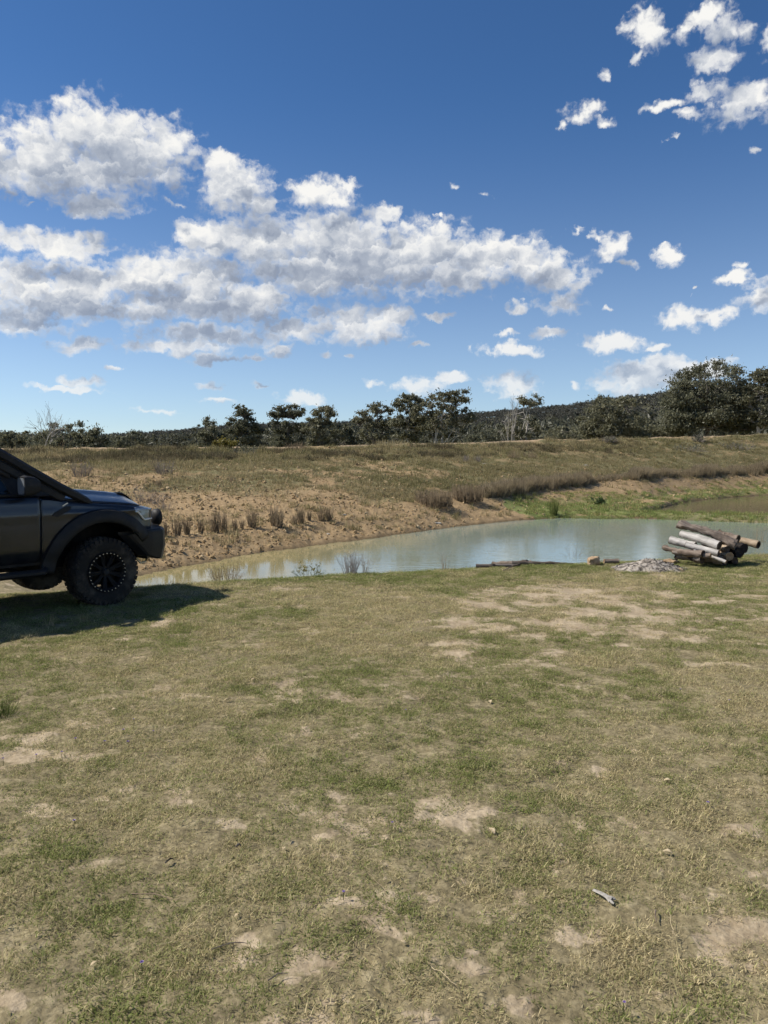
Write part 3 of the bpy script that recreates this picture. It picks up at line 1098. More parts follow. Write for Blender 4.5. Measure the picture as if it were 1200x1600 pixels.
def build_trees():
    dome = [(0, .66, .42, .30), (-.18, .55, .3, .22), (.18, .55, .3, .22)]
    full = [(0, .62, .44, .34), (-.2, .42, .3, .28), (.2, .42, .3, .28), (0, .3, .4, .2)]
    T = tree
    T('gum_tree', 'biggest gum tree, a broad dark crown near the right edge', 1112, 562, 128, 92, LEAF_DARK, BARK_GREY, 1, leaf=21000, size=.21, clumps=150, crown=[(0, .78, .36, .2), (-.26, .6, .22, .2), (.26, .62, .24, .22), (0, .45, .42, .25), (-.3, .36, .2, .18), (.3, .36, .2, .2)], crad=.125, limbs=12)
    T('gum_tree', 'tall gum cut by the right edge of the picture beside the biggest tree', 1196, 569, 60, 88, LEAF_OLIVE, BARK_PALE, 2, leaf=4600, size=.22, clumps=46, crown=[(0, .85, .3, .13), (-.1, .62, .4, .18), (.1, .4, .45, .2)], crad=.15)
    T('gum_tree', 'rounded dense dark tree left of the biggest gum', 958, 609, 92, 80, LEAF_OLIVE, BARK_GREY, 3, leaf=6500, size=.22, clumps=60, crown=full, crad=.14, limbs=8)
    T('gum_tree', 'medium olive tree between the rounded tree and the biggest gum', 1040, 640, 80, 96, LEAF_OLIVE, BARK_GREY, 4, leaf=4500, size=.22, clumps=46, crown=full, crad=.15)
    T('gum_tree', 'half dead gum with bare pale limbs on its left and tufts of leaf right', 814, 612, 62, 82, LEAF_OLIVE, BARK_PALE, 5, leaf=1700, size=.2, clumps=26, crown=[(.2, .86, .25, .1), (.05, .5, .5, .2), (.2, .35, .3, .2)], crad=.13, limbs=10, stems=2)
    T('gum_tree', 'spreading open gum with leaning pale trunks near the middle', 690, 603, 84, 74, LEAF_OLIVE, BARK_PALE, 6, leaf=4300, size=.19, clumps=52, crown=[(.28, .84, .2, .12), (-.05, .78, .3, .16), (-.3, .62, .2, .14), (.3, .6, .22, .16), (0, .5, .4, .18)], crad=.105, limbs=12, stems=3, thick=.04)
    T('gum_tree', 'upright gum with one pale curved trunk left of the spreading gum', 640, 611, 56, 76, LEAF_DARK, BARK_PALE, 7, leaf=3900, size=.19, clumps=44, crown=[(0, .82, .34, .15), (-.2, .6, .3, .2), (.22, .58, .3, .2)], crad=.14, limbs=9, thick=.04)
    T('gum_tree', 'airy gum with separate leaf tufts in the middle of the tree line', 584, 626, 60, 82, LEAF_OLIVE, BARK_GREY, 8, leaf=3000, size=.19, clumps=42, crown=[(.1, .86, .3, .1), (-.25, .72, .2, .14), (.25, .68, .22, .14), (0, .48, .44, .2)], crad=.12, limbs=10)
    T('gum_tree', 'right hand tree of the pair left of the middle', 503, 631, 54, 78, LEAF_OLIVE, BARK_GREY, 9, leaf=3600, size=.19, clumps=44, crown=[(.08, .84, .3, .12), (-.15, .62, .35, .18), (.15, .5, .42, .22), (0, .3, .45, .18)], crad=.14)
    T('gum_tree', 'left hand tree of the pair left of the middle with a forked top', 451, 630, 54, 80, LEAF_DARK, BARK_GREY, 10, leaf=3800, size=.2, clumps=44, crown=[(-.24, .84, .22, .12), (.16, .86, .24, .12), (0, .6, .42, .2), (0, .36, .45, .2)], crad=.14)
    T('gum_tree', 'dark gum with a ragged peaked top above the yellow green shrub', 378, 631, 50, 84, LEAF_DARK, BARK_GREY, 11, leaf=3600, size=.2, clumps=42, crown=[(.05, .86, .26, .12), (-.2, .6, .34, .2), (.2, .6, .32, .2), (0, .36, .45, .2)], crad=.15)
    T('gum_tree', 'lower dark gum just left of the ragged peaked one', 330, 646, 52, 88, LEAF_DARK, BARK_GREY, 12, leaf=3400, size=.2, clumps=40, crown=full, crad=.15)
    T('gum_tree', 'wide low dark tree beside the bare tree on the left', 112, 656, 96, 74, LEAF_DARK, BARK_GREY, 13, leaf=5200, size=.2, clumps=56, crown=[(0, .72, .4, .22), (-.3, .5, .22, .3), (.3, .45, .22, .3), (0, .36, .45, .3)], crad=.115)
    T('gum_tree', 'dark tree at the left edge of the picture behind the vehicle', 18, 661, 50, 80, LEAF_DARK, BARK_GREY, 14, leaf=3000, size=.2, clumps=40, crown=full, crad=.15)
    T('gum_tree', 'small rounded tree in the low gap of the tree line on the left', 202, 671, 50, 120, LEAF_DARK, BARK_GREY, 15, leaf=2600, size=.3, clumps=36, crown=full, crad=.17)
    T('gum_tree', 'low olive tree right of the half dead gum', 880, 655, 62, 100, LEAF_OLIVE, BARK_GREY, 16, leaf=3000, size=.25, clumps=40, crown=full, crad=.16)
    T('gum_tree', 'low dark tree behind the half dead gum on its left', 765, 655, 66, 104, LEAF_DARK, BARK_GREY, 17, leaf=3000, size=.25, clumps=40, crown=full, crad=.16)
    T('gum_tree', 'small dark conical tree between the pair and the airy gum', 540, 660, 34, 86, LEAF_DARK, BARK_GREY, 18, leaf=2200, size=.2, clumps=34, crown=[(0, .75, .22, .2), (0, .4, .45, .3)], crad=.18)
    dead_tree('dead_tree', 'bare dead tree with pale grey branches on the left', 64, 628, 66, 70, 19)
    dead_tree('dead_tree', 'thin bare pale tree poking up in front of the half dead gum', 800, 612, 34, 80, 23)

    # wood and hill behind, too far to tell the trees apart
    m, g, out = material('hill')
    n = g.noise(pos(g), .05, 4, .6)
    principled(g, out, g.ramp(n, [(.3, (.05, .05, .032)), (.7, (.10, .095, .06))]), 1.0, .05)
    sky_px = [(-1600, 700), (-500, 690), (0, 684), (160, 683), (250, 676), (380, 664), (470, 662), (560, 660), (640, 656), (730, 648), (870, 637), (1000, 621), (1070, 613), (1200, 606), (1500, 598), (1900, 620), (2800, 690)]
    xs = np.linspace(-1600, 2800, 221)
    rows = np.interp(xs, [a for a, _ in sky_px], [b for _, b in sky_px]) + np.interp(xs, [0, 300, 700, 1000], [3, 8, 8, 5])
    ds = np.array([430, 470, 520, 570, 620, 670, 720, 800, 900])
    prof = np.array([0, .16, .40, .62, .80, .93, 1.0, .9, .6])
    V = np.zeros((len(ds), len(xs), 3))
    for i, dd in enumerate(ds):
        zt = CAM_H + (722 - rows) / FPX * 720
        V[i, :, 0] = (xs - 600) / FPX * dd
        V[i, :, 1] = dd
        V[i, :, 2] = 2.0 + (zt - 2.0) * prof[i] * (1 + .05 * (fbm(xs * .01, np.full_like(xs, dd * .01), 7, 3) - .5))
    nx = len(xs)
    i = (np.arange(len(ds) - 1)[:, None] * nx + np.arange(nx - 1)[None, :])
    F = np.stack([i, i + 1, i + 1 + nx, i + nx], -1).reshape(-1, 4)
    link('hill', mesh_np('hill', V.reshape(-1, 3), F, smooth=True), m, kind='structure', label='long low hill behind the tree line')
    r = np.random.default_rng(5)

    def hillz(x, d):
        px = 600 + x / d * FPX
        zt = CAM_H + (722 - np.interp(px, xs, rows)) / FPX * 720
        return 2.0 + (zt - 2.0) * np.interp(d, ds, prof)
    var = []
    for k in range(6):
        q = np.random.default_rng(40 + k)
        n = 16
        C = q.normal(0, 1, (n, 3)) * np.array([1.7, 1.7, 1.1]) + np.array([0, 0, 4.6])
        V, F, sh = leaves_np(C, q.uniform(.8, 1.5, n), 420, .42, q, flat=.7)
        tv, tf = tube_np(np.array([[0, 0, -1], [.1, 0, 2], [.2, .1, 4.8]]), np.array([.2, .16, .06]), 5)
        V2, F2 = join_np([(V, F), (tv, tf)])
        me = mesh_np('far_tree', V2, F2)
        attr(me, 'rnd', np.concatenate([sh, np.full(len(tv), 1.0)]))
        var.append(me)
    N = 12000
    d = r.uniform(440, 735, N)
    x = (r.uniform(-700, 1900, N) - 600) / FPX * d
    z = hillz(x, d)
    sc = r.uniform(.5, 1.05, N)
    far = leaf_material('far_leaf', (.075, .075, .060), (.15, .145, .115), .3)
    scatter('hill_forest', np.stack([x, d, z - .6], -1), sc, np.stack([np.zeros(N), np.zeros(N), r.uniform(0, 6.28, N)], -1), r.integers(0, 6, N), r.uniform(0, 1, N), var, far,
            'far grey green forest covering the low hill', 'forest')
    N = 820
    d = r.uniform(118, 330, N)
    x = (r.uniform(-800, 2000, N) - 600) / FPX * d
    keep = ~((x / d * FPX + 600 > 150) & (x / d * FPX + 600 < 250) & (d < 230))
    d, x = d[keep], x[keep]
    N = len(d)
    z = height(x, d) - .3
    px = 600 + x / d * FPX
    hmax = np.interp(px, [0, 150, 300, 420, 700, 1000, 1200], [678, 685, 674, 668, 662, 650, 642])
    ht = (CAM_H + (722 - hmax) / FPX * d - z) * r.uniform(.62, 1.0, N)
    sc = np.clip(ht / 6.2, .5, 2.2)
    var2 = [v.copy() for v in var]
    scatter('wood_belt', np.stack([x, d, z], -1), np.stack([sc * r.uniform(.9, 1.2, N), sc * r.uniform(.9, 1.2, N), sc], -1), np.stack([np.zeros(N), np.zeros(N), r.uniform(0, 6.28, N)], -1), r.integers(0, 6, N), r.uniform(0, 1, N), var2, leaf_material('belt_leaf', (.060, .062, .042), (.15, .148, .098), .38),
            'dark belt of woodland behind the single gum trees', 'woodland')


build_trees()
# ------------------------------------------------------------------ growth and rubble on the bank
def clod_mesh(seed, sub=1):
    bm = bmesh.new()
    bmesh.ops.create_icosphere(bm, subdivisions=sub, radius=1.0)
    r = np.random.default_rng(seed)
    sx, sy, sz = r.uniform(.75, 1.3), r.uniform(.75, 1.3), r.uniform(.5, .85)
    for v in bm.verts:
        k = 1 + r.normal(0, .16)
        v.co = Vector((v.co.x * sx * k, v.co.y * sy * k, v.co.z * sz * k))
    me = bpy.data.meshes.new('clod')
    bm.to_mesh(me)
    bm.free()
    return me


def polar_points(n, px0, px1, f0, f1, r, k0=6, k1=10):
    """random ground points in a band of the bank; f0..f1 runs from the water (0) to the crest (1)"""
    az = np.arctan((r.uniform(px0, px1, n) - 600) / FPX)
    KRa = np.array([np.interp(az, _fa, row) for row in _TR])
    f = r.uniform(f0, f1, n)
    rr = KRa[k0] - .9 + (KRa[k1] - KRa[k0] + .9) * f
    return np.sin(az) * rr, np.cos(az) * rr, f


def build_bank_cover():
    r = np.random.default_rng(77)
    m, g, out = material('clod')
    tone = fattr(g, 'tone', 'INSTANCER')
    n = g.noise(pos(g), 30, 3, .6)
    c = g.ramp(g.m('ADD', g.m('MULTIPLY', tone, .8), g.m('MULTIPLY', n, .2)), [(0, (.21, .145, .075)), (.5, (.39, .275, .145)), (.9, (.53, .41, .25)), (1, (.66, .58, .46))])
    principled(g, out, c, .95, .1)
    X, Y, f = polar_points(44000, -60, 1260, 0, 1.0, r)
    z, rr, KR, bank, beyond = base_height(X, Y)
    left = 1 - sstep(X / Y, -.02, .22)
    dens = np.where(f < .5, .35 + .65 * left, .2 + .25 * left) * (.4 + .9 * sstep(fbm(X * .7, Y * .7, 301, 3), .35, .6))
    k = r.uniform(0, 1, len(X)) < dens
    X, Y, f = X[k], Y[k], f[k]
    Z = height(X, Y)
    k = Z > WATER_Z + .01
    X, Y, Z, f = X[k], Y[k], Z[k], f[k]
    n = len(X)
    s = np.clip(r.lognormal(-3.85, .5, n), .010, .075) * (1 + .012 * np.maximum(Y - 18, 0))
    scatter('bank_rubble', np.stack([X, Y, Z + s * .15], -1), s, r.uniform(0, 6.28, (n, 3)), r.integers(0, 5, n), r.beta(2.2, 2.6, n), [clod_mesh(k) for k in range(5)], m,
            'clods and small stones strewn over the clay bank', 'rubble')
    # low dry growth
    bl = blade_material('bank_blades', (.42, .34, .19), (.19, .185, .075), (.38, .315, .175), .4)
    var = [blades(34, .12, (.05, .13), .009, .6, 300 + k, .6) for k in range(3)] + [blades(40, .16, (.10, .24), .010, .5, 310 + k, .6) for k in range(2)] + [blades(26, .14, (.04, .1), .009, 1.1, 320 + k, .4) for k in range(2)]
    X, Y, f = polar_points(46000, -60, 1260, .02, 1.02, r)
    z, rr, KR, bank, beyond = base_height(X, Y)
    right = sstep(X / Y, -.12, .10)
    up = sstep(f, .22, .75)
    dens = .08 + .75 * np.maximum(up * (.75 + .25 * right), right * sstep(rr, KR[8] - .5, KR[8] + 2)) 
    dens = dens * (.30 + 1.1 * sstep(fbm(X * .45, Y * .45, 91, 4, .6), .34, .62))
    k = r.uniform(0, 1, len(X)) < dens
    X, Y, f = X[k], Y[k], f[k]
    n = len(X)
    rimf = sstep(f, .72, .95)
    s = r.uniform(.6, 1.3, n) * (1 + .7 * rimf * r.uniform(0, 1, n))
    scatter('bank_grass', np.stack([X, Y, height(X, Y) - .02], -1), s, upright_rot(n, r), r.integers(0, 7, n), np.clip(.45 + .35 * (fbm(X * .3, Y * .3, 303, 2) - .5) * 3 + r.normal(0, .18, n), 0, 1), var, bl,
            'sparse low dry grass over the dam wall', 'grass')
    # dark scrub along the crumbling rim of the wall
    sm = blade_material('rim_blades', (.20, .16, .10), (.095, .09, .045), (.20, .165, .10), .3)
    sv = [blades(60, .25, (.12, .36), .014, .55, 370 + k, .6) for k in range(4)]
    X, Y, f = polar_points(5200, -60, 1000, .70, .99, r)
    k = r.uniform(0, 1, len(X)) < sstep(fbm(X * .33, Y * .5, 311, 3, .6), .46, .64) * np.interp(np.arctan2(X, Y), [-.45, .05, .32], [1.0, .8, .15])
    X, Y = X[k], Y[k]
    n = len(X)
    scatter('rim_scrub', np.stack([X, Y, height(X, Y) - .03], -1), r.uniform(.5, 1.3, n), upright_rot(n, r, .2), r.integers(0, 4, n), r.uniform(0, 1, n), sv, sm,
            'dark tangled dry scrub along the rim of the dam wall', 'scrub')
    # the green flat between the ponds and the weedy spit
    gr = blade_material('flat_blades', (.36, .32, .14), (.18, .26, .072), (.30, .33, .12), .42)
    gv = [blades(40, .12, (.04, .10), .010, .8, 330 + k, .5) for k in range(3)] + [blades(36, .15, (.08, .2), .012, .5, 340 + k, .6) for k in range(2)]
    n = 16000
    X = r.uniform(5.5, 34, n)
    Y = r.uniform(26, 58, n)
    z, rr, KR, bank, _ = base_height(X, Y)
    ds = seg_dist(X, Y, SPIT)
    p = np.where(ds < 2.1, .9, np.where((rr > KR[6] - 1.2) & (rr < KR[7] + 2.5), .85 * sstep(fbm(X * .6, Y * .9, 95, 3), .34, .46), 0))
    Z = height(X, Y)
    k = (r.uniform(0, 1, n) < p) & (Z > WATER_Z - .06)
    X, Y, Z = X[k], Y[k], Z[k]
    n = len(X)
    scatter('pond_weed', np.stack([X, Y, Z], -1), r.uniform(.55, 1.25, n), upright_rot(n, r), r.integers(0, 5, n), np.clip(.5 + r.normal(0, .22, n), 0, 1), gv, gr,
            'low green weed on the flat between the two ponds', 'weeds')
    # long band of rushes at the old water line
    rm = blade_material('rush_stems', (.40, .32, .21), (.27, .22, .13), (.42, .335, .22), .4)
    rv = [blades(80, .24, (.28, .72), .015, .2, 350 + k, .7) for k in range(5)]
    n = 1700
    px = r.uniform(755, 1290, n)
    az = np.arctan((px - 600) / FPX)
    KRa = np.array([np.interp(az, _fa, row) for row in _TR])
    rr = KRa[8] + r.normal(0, 1, n) * np.interp(px, [755, 900, 1200], [.35, .45, .55]) + .3 * np.sin(px * .021) + np.interp(px, [755, 900, 1200], [0, .3, .9])
    X, Y = np.sin(az) * rr, np.cos(az) * rr
    gap = fbm(px * .03, np.zeros(n), 307, 3)
    k = r.uniform(0, 1, n) < .62 + .5 * sstep(gap, .32, .5)
    X, Y, px, gap = X[k], Y[k], px[k], gap[k]
    n = len(X)
    s = r.uniform(.65, 1.1, n) * np.interp(px, [755, 900, 1050, 1200], [.72, .72, .78, .85]) * (.7 + .6 * sstep(gap, .3, .6))
    scatter('rush_bed', np.stack([X, Y, height(X, Y) - .03], -1), s, upright_rot(n, r, .06), r.integers(0, 5, n), r.uniform(0, 1, n), rv, rm,
            'long curved bed of brown rushes along the far bank', 'rushes')
    # dry stalks and litter lying in the turf
    lm = blade_material('litter', (.56, .46, .29), (.34, .26, .16), (.6, .5, .33), .2)
    lv = []
    for k in range(6):
        q = np.random.default_rng(360 + k)
        P = np.zeros((7, 3))
        a = q.uniform(-.6, .6)
        for i in range(1, 7):
            a += q.normal(0, .35)
            P[i] = P[i - 1] + np.array([math.cos(a), math.sin(a), q.normal(0, .12)]) * .017
        P[:, 2] = np.abs(P[:, 2]) + .004
        V, F = tube_np(P, np.linspace(.0013, .0007, 7), 4)
        me = mesh_np('stalk', V, F)
        attr(me, 'rnd', np.full(len(V), q.uniform()))
        attr(me, 'along', np.zeros(len(V)))
        lv.append(me)
    n = 3600
    Y = 1.5 + 9 * r.uniform(0, 1, n) ** 1.3
    X = r.uniform(-1, 1, n) * (.58 * Y + .6)
    Z = height(X, Y)
    scatter('dry_stalks', np.stack([X, Y, Z + r.uniform(.004, .022, n)], -1), np.clip(r.lognormal(-.75, .4, n), .22, 1.2), np.stack([r.normal(0, .15, n), r.normal(0, .15, n), r.uniform(0, 6.28, n)], -1), r.integers(0, 6, n), r.uniform(0, 1, n), lv, lm,
            'dry straw stalks lying among the turf', 'straw')


build_bank_cover()


def stems_np(n, rad, h, wid, lean, r, bushy=0.0, twig=0):
    """upright stalks (and side twigs) as one set of blades"""
    parts = []
    for _ in range(n):
        a, q = r.uniform(0, 6.28), rad * math.sqrt(r.uniform())
        b = np.array([q * math.cos(a), q * math.sin(a), -.02])
        L = h * r.uniform(.55, 1.0)
        th, ln = (a if r.uniform() < .7 else r.uniform(0, 6.28)), abs(r.normal(lean, lean * .6)) * (.4 + q / max(rad, 1e-3))
        tip = b + np.array([math.cos(th) * math.sin(ln), math.sin(th) * math.sin(ln), math.cos(ln)]) * L
        P = bend(b, tip, 5, r, -.03, .03)
        parts.append(tube_np(P, np.linspace(wid * .5, wid * .2, 5), 3))
        for _k in range(twig):
            i = r.integers(1, 5)
            d = r.normal(0, 1, 3)
            d[2] = abs(d[2]) * .8
            d /= np.linalg.norm(d)
            parts.append(tube_np(bend(P[i], P[i] + d * L * r.uniform(.15, .4), 3, r, 0, .06), np.linspace(wid * .3, wid * .12, 3), 3))
    return join_np(parts)


def stem_material(name, lo, hi):
    m, g, out = material(name)
    rnd = fattr(g, 'rnd')
    d, tr, mx = g.new('ShaderNodeBsdfDiffuse'), g.new('ShaderNodeBsdfTranslucent'), g.new('ShaderNodeMixShader')
    c = g.mix(rnd, lo, hi)
    g.put(d.inputs[0], c)
    g.put(tr.inputs[0], c)
    mx.inputs[0].default_value = .2
    g.put(mx.inputs[1], d.outputs[0])
    g.put(mx.inputs[2], tr.outputs[0])
    g.put(out.inputs[0], mx.outputs[0])
    return m


STEM_BROWN = stem_material('stem_brown', (.20, .15, .095), (.38, .30, .20))
STEM_GREY = stem_material('stem_grey', (.16, .135, .12), (.34, .30, .27))
STEM_GREEN = stem_material('stem_green', (.07, .10, .03), (.20, .22, .075))
STEM_STRAW = stem_material('stem_straw', (.34, .28, .15), (.55, .46, .28))


def plant(name, label, cat, px, row, hpx, wpx, mat, n, wid, seed, lean=.16, twig=0, leaf=0, leafmat=None, leafsize=.03, group=None, p=None):
    p = p or on_ground(px, row)
    k = p.y / FPX
    h, rad = hpx * k, wpx * k * .5
    r = np.random.default_rng(seed)
    o = empty(name, p, 0, label, cat, group)
    if n:
        V, F = stems_np(n, rad * .75, h, wid, lean, r, twig=twig)
        me = mesh_np('stems', V, F)
        attr(me, 'rnd', np.repeat(r.uniform(0, 1, (len(V) + 8) // 9), 9)[:len(V)])
        link('stems', me, mat, o, kind='stuff')
    if leaf:
        nc = 14
        C = r.normal(0, 1, (nc, 3)) * np.array([rad * .45, rad * .45, h * .22]) + np.array([0, 0, h * .5])
        C[:, 2] = np.clip(C[:, 2], h * .15, h * .8)
        V, F, sh = leaves_np(C, r.uniform(.22, .42, nc) * max(rad, h * .6), leaf, leafsize, r, droop=-.2, flat=.8)
        V[:, 2] = np.maximum(V[:, 2], 0)
        me = mesh_np('foliage', V, F)
        attr(me, 'rnd', sh)
        link('foliage', me, leafmat, o)
    return o


ORD = ['first', 'second', 'third', 'fourth', 'fifth', 'sixth', 'seventh', 'eighth', 'ninth', 'tenth', 'eleventh', 'twelfth', 'thirteenth', 'fourteenth', 'fifteenth']


def build_plants():
    row = [(259, 838, 26, 9), (277, 837, 30, 13), (293, 836, 26, 10), (314, 833, 22, 9), (336, 832, 34, 18), (350, 830, 30, 14), (367, 829, 20, 8), (378, 826, 16, 7), (395, 825, 28, 16), (433, 823, 32, 24), (460, 819, 14, 9), (470, 818, 26, 14), (483, 814, 14, 7), (502, 813, 24, 9), (515, 814, 24, 10)]
    for i, (px, rw, h, w) in enumerate(row):
        plant('rush_clump', 'upright dry rush clump on the clay bank, %s in the row from the vehicle' % ORD[i], 'rushes', px, rw, h * 1.15, w, STEM_BROWN, int(16 + w * 3.2), .013, 400 + i, .13, group='row of rush clumps on the clay bank')
    P = plant
    P('rush_clump', 'wide dense brown rush clump at the near end of the rush bed', 'rushes', 678, 790, 28, 78, STEM_BROWN, 560, .018, 430, .12)
    P('rush_clump', 'second wide rush clump, between the first wide one and the rush bed', 'rushes', 730, 783, 28, 66, STEM_BROWN, 520, .018, 431, .10)
    P('rush_clump', 'single bright green rush clump at the far water edge', 'rushes', 865, 805, 28, 16, STEM_GREEN, 60, .02, 432, .10)
    P('shrub', 'low green bush on the flat right of the green rush clump', 'shrub', 937, 789, 12, 18, STEM_GREEN, 20, .015, 433, .4, leaf=220, leafmat=leaf_material('bush_green', (.05, .08, .03), (.12, .17, .06), .3), leafsize=.07)
    P('shrub', 'grey twiggy leafless shrub behind the vehicle bonnet', 'shrub', 228, 787, 30, 62, STEM_GREY, 60, .012, 434, .55, twig=6)
    P('shrub', 'smaller grey twiggy shrub lower right of the leafless one', 'shrub', 255, 797, 14, 40, STEM_GREY, 30, .012, 435, .6, twig=5)
    P('shrub', 'yellow green rounded shrub on the crest of the wall', 'shrub', 350, 702, 22, 38, STEM_BROWN, 16, .03, 436, .5, leaf=900, leafmat=LEAF_YELLOW, leafsize=.09)
    P('shrub', 'dark scrubby bush right of the yellow green shrub on the crest', 'shrub', 382, 710, 14, 44, STEM_GREY, 24, .02, 437, .6, twig=4, leaf=420, leafmat=LEAF_DARK, leafsize=.07)
    P('shrub', 'dark green bush on the crest below the bare dead tree', 'shrub', 92, 704, 22, 30, STEM_BROWN, 16, .03, 438, .5, leaf=900, leafmat=LEAF_DARK, leafsize=.09)
    P('shrub', 'dark dry brush clump high on the bank above the leafless shrub', 'shrub', 257, 741, 24, 36, STEM_GREY, 60, .014, 439, .35, twig=3)
    P('shrub', 'dark dry brush clump on the bank above the vehicle windscreen', 'shrub', 127, 745, 26, 30, STEM_GREY, 60, .014, 440, .3, twig=3)
    P('shrub', 'small dark tussock on the bank above the bonnet', 'shrub', 248, 761, 16, 12, STEM_BROWN, 36, .012, 441, .2)
    P('shrub', 'small dark tussock high on the bank left of the rush row', 'shrub', 362, 753, 14, 12, STEM_BROWN, 30, .012, 442, .2)
    P('shrub', 'dark round tussock below the crest in the middle', 'shrub', 727, 722, 13, 12, STEM_GREY, 50, .018, 443, .3)
    P('shrub', 'dark round tussock just right of the other one below the crest', 'shrub', 746, 722, 12, 11, STEM_GREY, 50, .018, 444, .3)
    P('shrub', 'brown tussock pair, left one, below the crest of the wall', 'shrub', 803, 716, 14, 24, STEM_BROWN, 80, .018, 445, .25)
    P('shrub', 'brown tussock pair, right one, below the crest of the wall', 'shrub', 829, 716, 13, 26, STEM_BROWN, 80, .018, 446, .25)
    for k, (px, rw, w, lab) in enumerate(((1092, 690, 24, 'dark low bush on the crest under the biggest gum'), (1075, 705, 60, 'straggling dark scrub on the upper bank under the biggest gum'), (1150, 702, 70, 'straggling dark scrub on the upper bank at the right edge'), (950, 692, 30, 'low scrub on the crest under the rounded dark tree'))):
        P('shrub', lab, 'shrub', px, rw, 12, w, STEM_GREY, 70, .02, 450 + k, .6, twig=3, leaf=260, leafmat=LEAF_GREY, leafsize=.08)
    P('tall_grass', 'fringe of tall dry grass on the crest in the middle', 'grass', 608, 698, 12, 70, STEM_STRAW, 170, .02, 456, .15)
    P('tall_grass', 'tall dry grass on the crest left of the pair of gums', 'grass', 462, 705, 16, 40, STEM_BROWN, 110, .02, 457, .2)
    # near edge of the water
    P('dry_weed', 'fine brown twiggy weed at the near water edge beside the vehicle shadow', 'weed', 352, 904, 28, 60, STEM_BROWN, 46, .006, 460, .45, twig=6, p=Vector((at(352, 906, -.02).x, at(352, 906, -.02).y, 0)))
    P('dry_weed', 'low green leafy weed at the near water edge', 'weed', 482, 898, 18, 46, STEM_GREEN, 30, .006, 461, .6, twig=4, leaf=160, leafmat=LEAF_YELLOW, leafsize=.018, p=Vector((at(482, 900, -.02).x, at(482, 900, -.02).y, 0)))
    P('dry_weed', 'dense upright brown weed clump at the near water edge, left of the middle', 'weed', 548, 895, 32, 30, STEM_GREY, 60, .006, 462, .22, twig=4, p=Vector((at(548, 896, -.02).x, at(548, 896, -.02).y, 0)))
    P('dry_weed', 'wispy weed leaning right beside the dense brown clump', 'weed', 570, 894, 30, 18, STEM_BROWN, 14, .005, 463, .25, twig=5, p=Vector((at(570, 895, -.02).x, at(570, 895, -.02).y, 0)))
    P('dry_weed', 'small lone reddish weed stalk at the near water edge', 'weed', 695, 888, 26, 14, STEM_BROWN, 9, .006, 464, .15, twig=4, p=Vector((at(695, 889, -.02).x, at(695, 889, -.02).y, 0)))
    P('dry_weed', 'tall thin reeds behind the log pile at the right edge', 'reeds', 1184, 868, 50, 24, STEM_BROWN, 26, .010, 465, .10)
    P('grass_tuft', 'bright green grass tuft near the water left of the middle', 'grass', 607, 915, 12, 18, STEM_GREEN, 60, .005, 466, .4)
    P('grass_tuft', 'green grass tuft at the left edge of the picture', 'grass', 4, 1118, 30, 44, STEM_GREEN, 110, .004, 467, .4)
    P('tall_grass', 'pale grass stalks in the vehicle shadow, left group', 'grass', 75, 978, 26, 22, STEM_STRAW, 22, .005, 468, .2)
    P('tall_grass', 'pale grass stalks in the vehicle shadow, middle group', 'grass', 128, 972, 20, 34, STEM_STRAW, 22, .005, 469, .25)
    P('tall_grass', 'single leaning grass stalk in front of the wheel', 'grass', 156, 966, 26, 8, STEM_STRAW, 5, .005, 470, .45)
    # twigs standing in the pond
    for k, (px, rw, h, w, lab) in enumerate(((896, 868, 18, 36, 'thin dark twigs standing in the water behind the tan stone'), (925, 868, 12, 16, 'small thin twigs in the water beside the larger bunch'))):
        P('water_twigs', lab, 'twigs', px, rw, h, w, STEM_GREY, 9, .008, 474 + k, .6, twig=2, p=at(px, rw, WATER_Z))
    P('grass_tuft', 'small straw tuft behind the small log near the ash heap', 'grass', 948, 878, 14, 16, STEM_STRAW, 26, .005, 478, .35)


build_plants()
# ------------------------------------------------------------------ the pickup at the left edge
def paint_mat():
    m, g, out = material('dark_grey_paint')
    tc = g.new('ShaderNodeTexCoord').outputs['Object']
    dust = g.noise(tc, 3.0, 5, .65)
    z = g.sep(tc)[2]
    low = g.remap(z, .45, 1.0, .45, .04)
    f = g.m('MULTIPLY', g.remap(dust, .35, .75), low)
    col = g.mix(f, (.017, .020, .027), (.075, .066, .055))
    fl = g.noise(tc, 900, 1, .5)
    principled(g, out, col, g.m('ADD', g.m('MULTIPLY', f, .5), .30), .5, metal=g.m('SUBTRACT', .55, g.m('MULTIPLY', f, .5)), normal=bump(g, fl, .03, .001), Coat_Weight=.6, Coat_Roughness=.08)
    return m


def simple_mat(name, col, rough, spec=.4, metal=0.0, bumps=0.0, scale=60, dirt=None):
    m, g, out = material(name)
    tc = g.new('ShaderNodeTexCoord').outputs['Object']
    n = g.noise(tc, scale, 4, .6)
    c = g.v('SCALE', (*col,), scale=g.remap(n, .3, .7, .8, 1.2, 'LINEAR'))
    if dirt:
        c = g.mix(g.remap(g.noise(tc, 4.0, 5, .65), .42, .72, 0.0, .8), c, dirt)
    principled(g, out, c, rough, spec, metal, normal=bump(g, n, bumps, .004) if bumps else None)
    return m


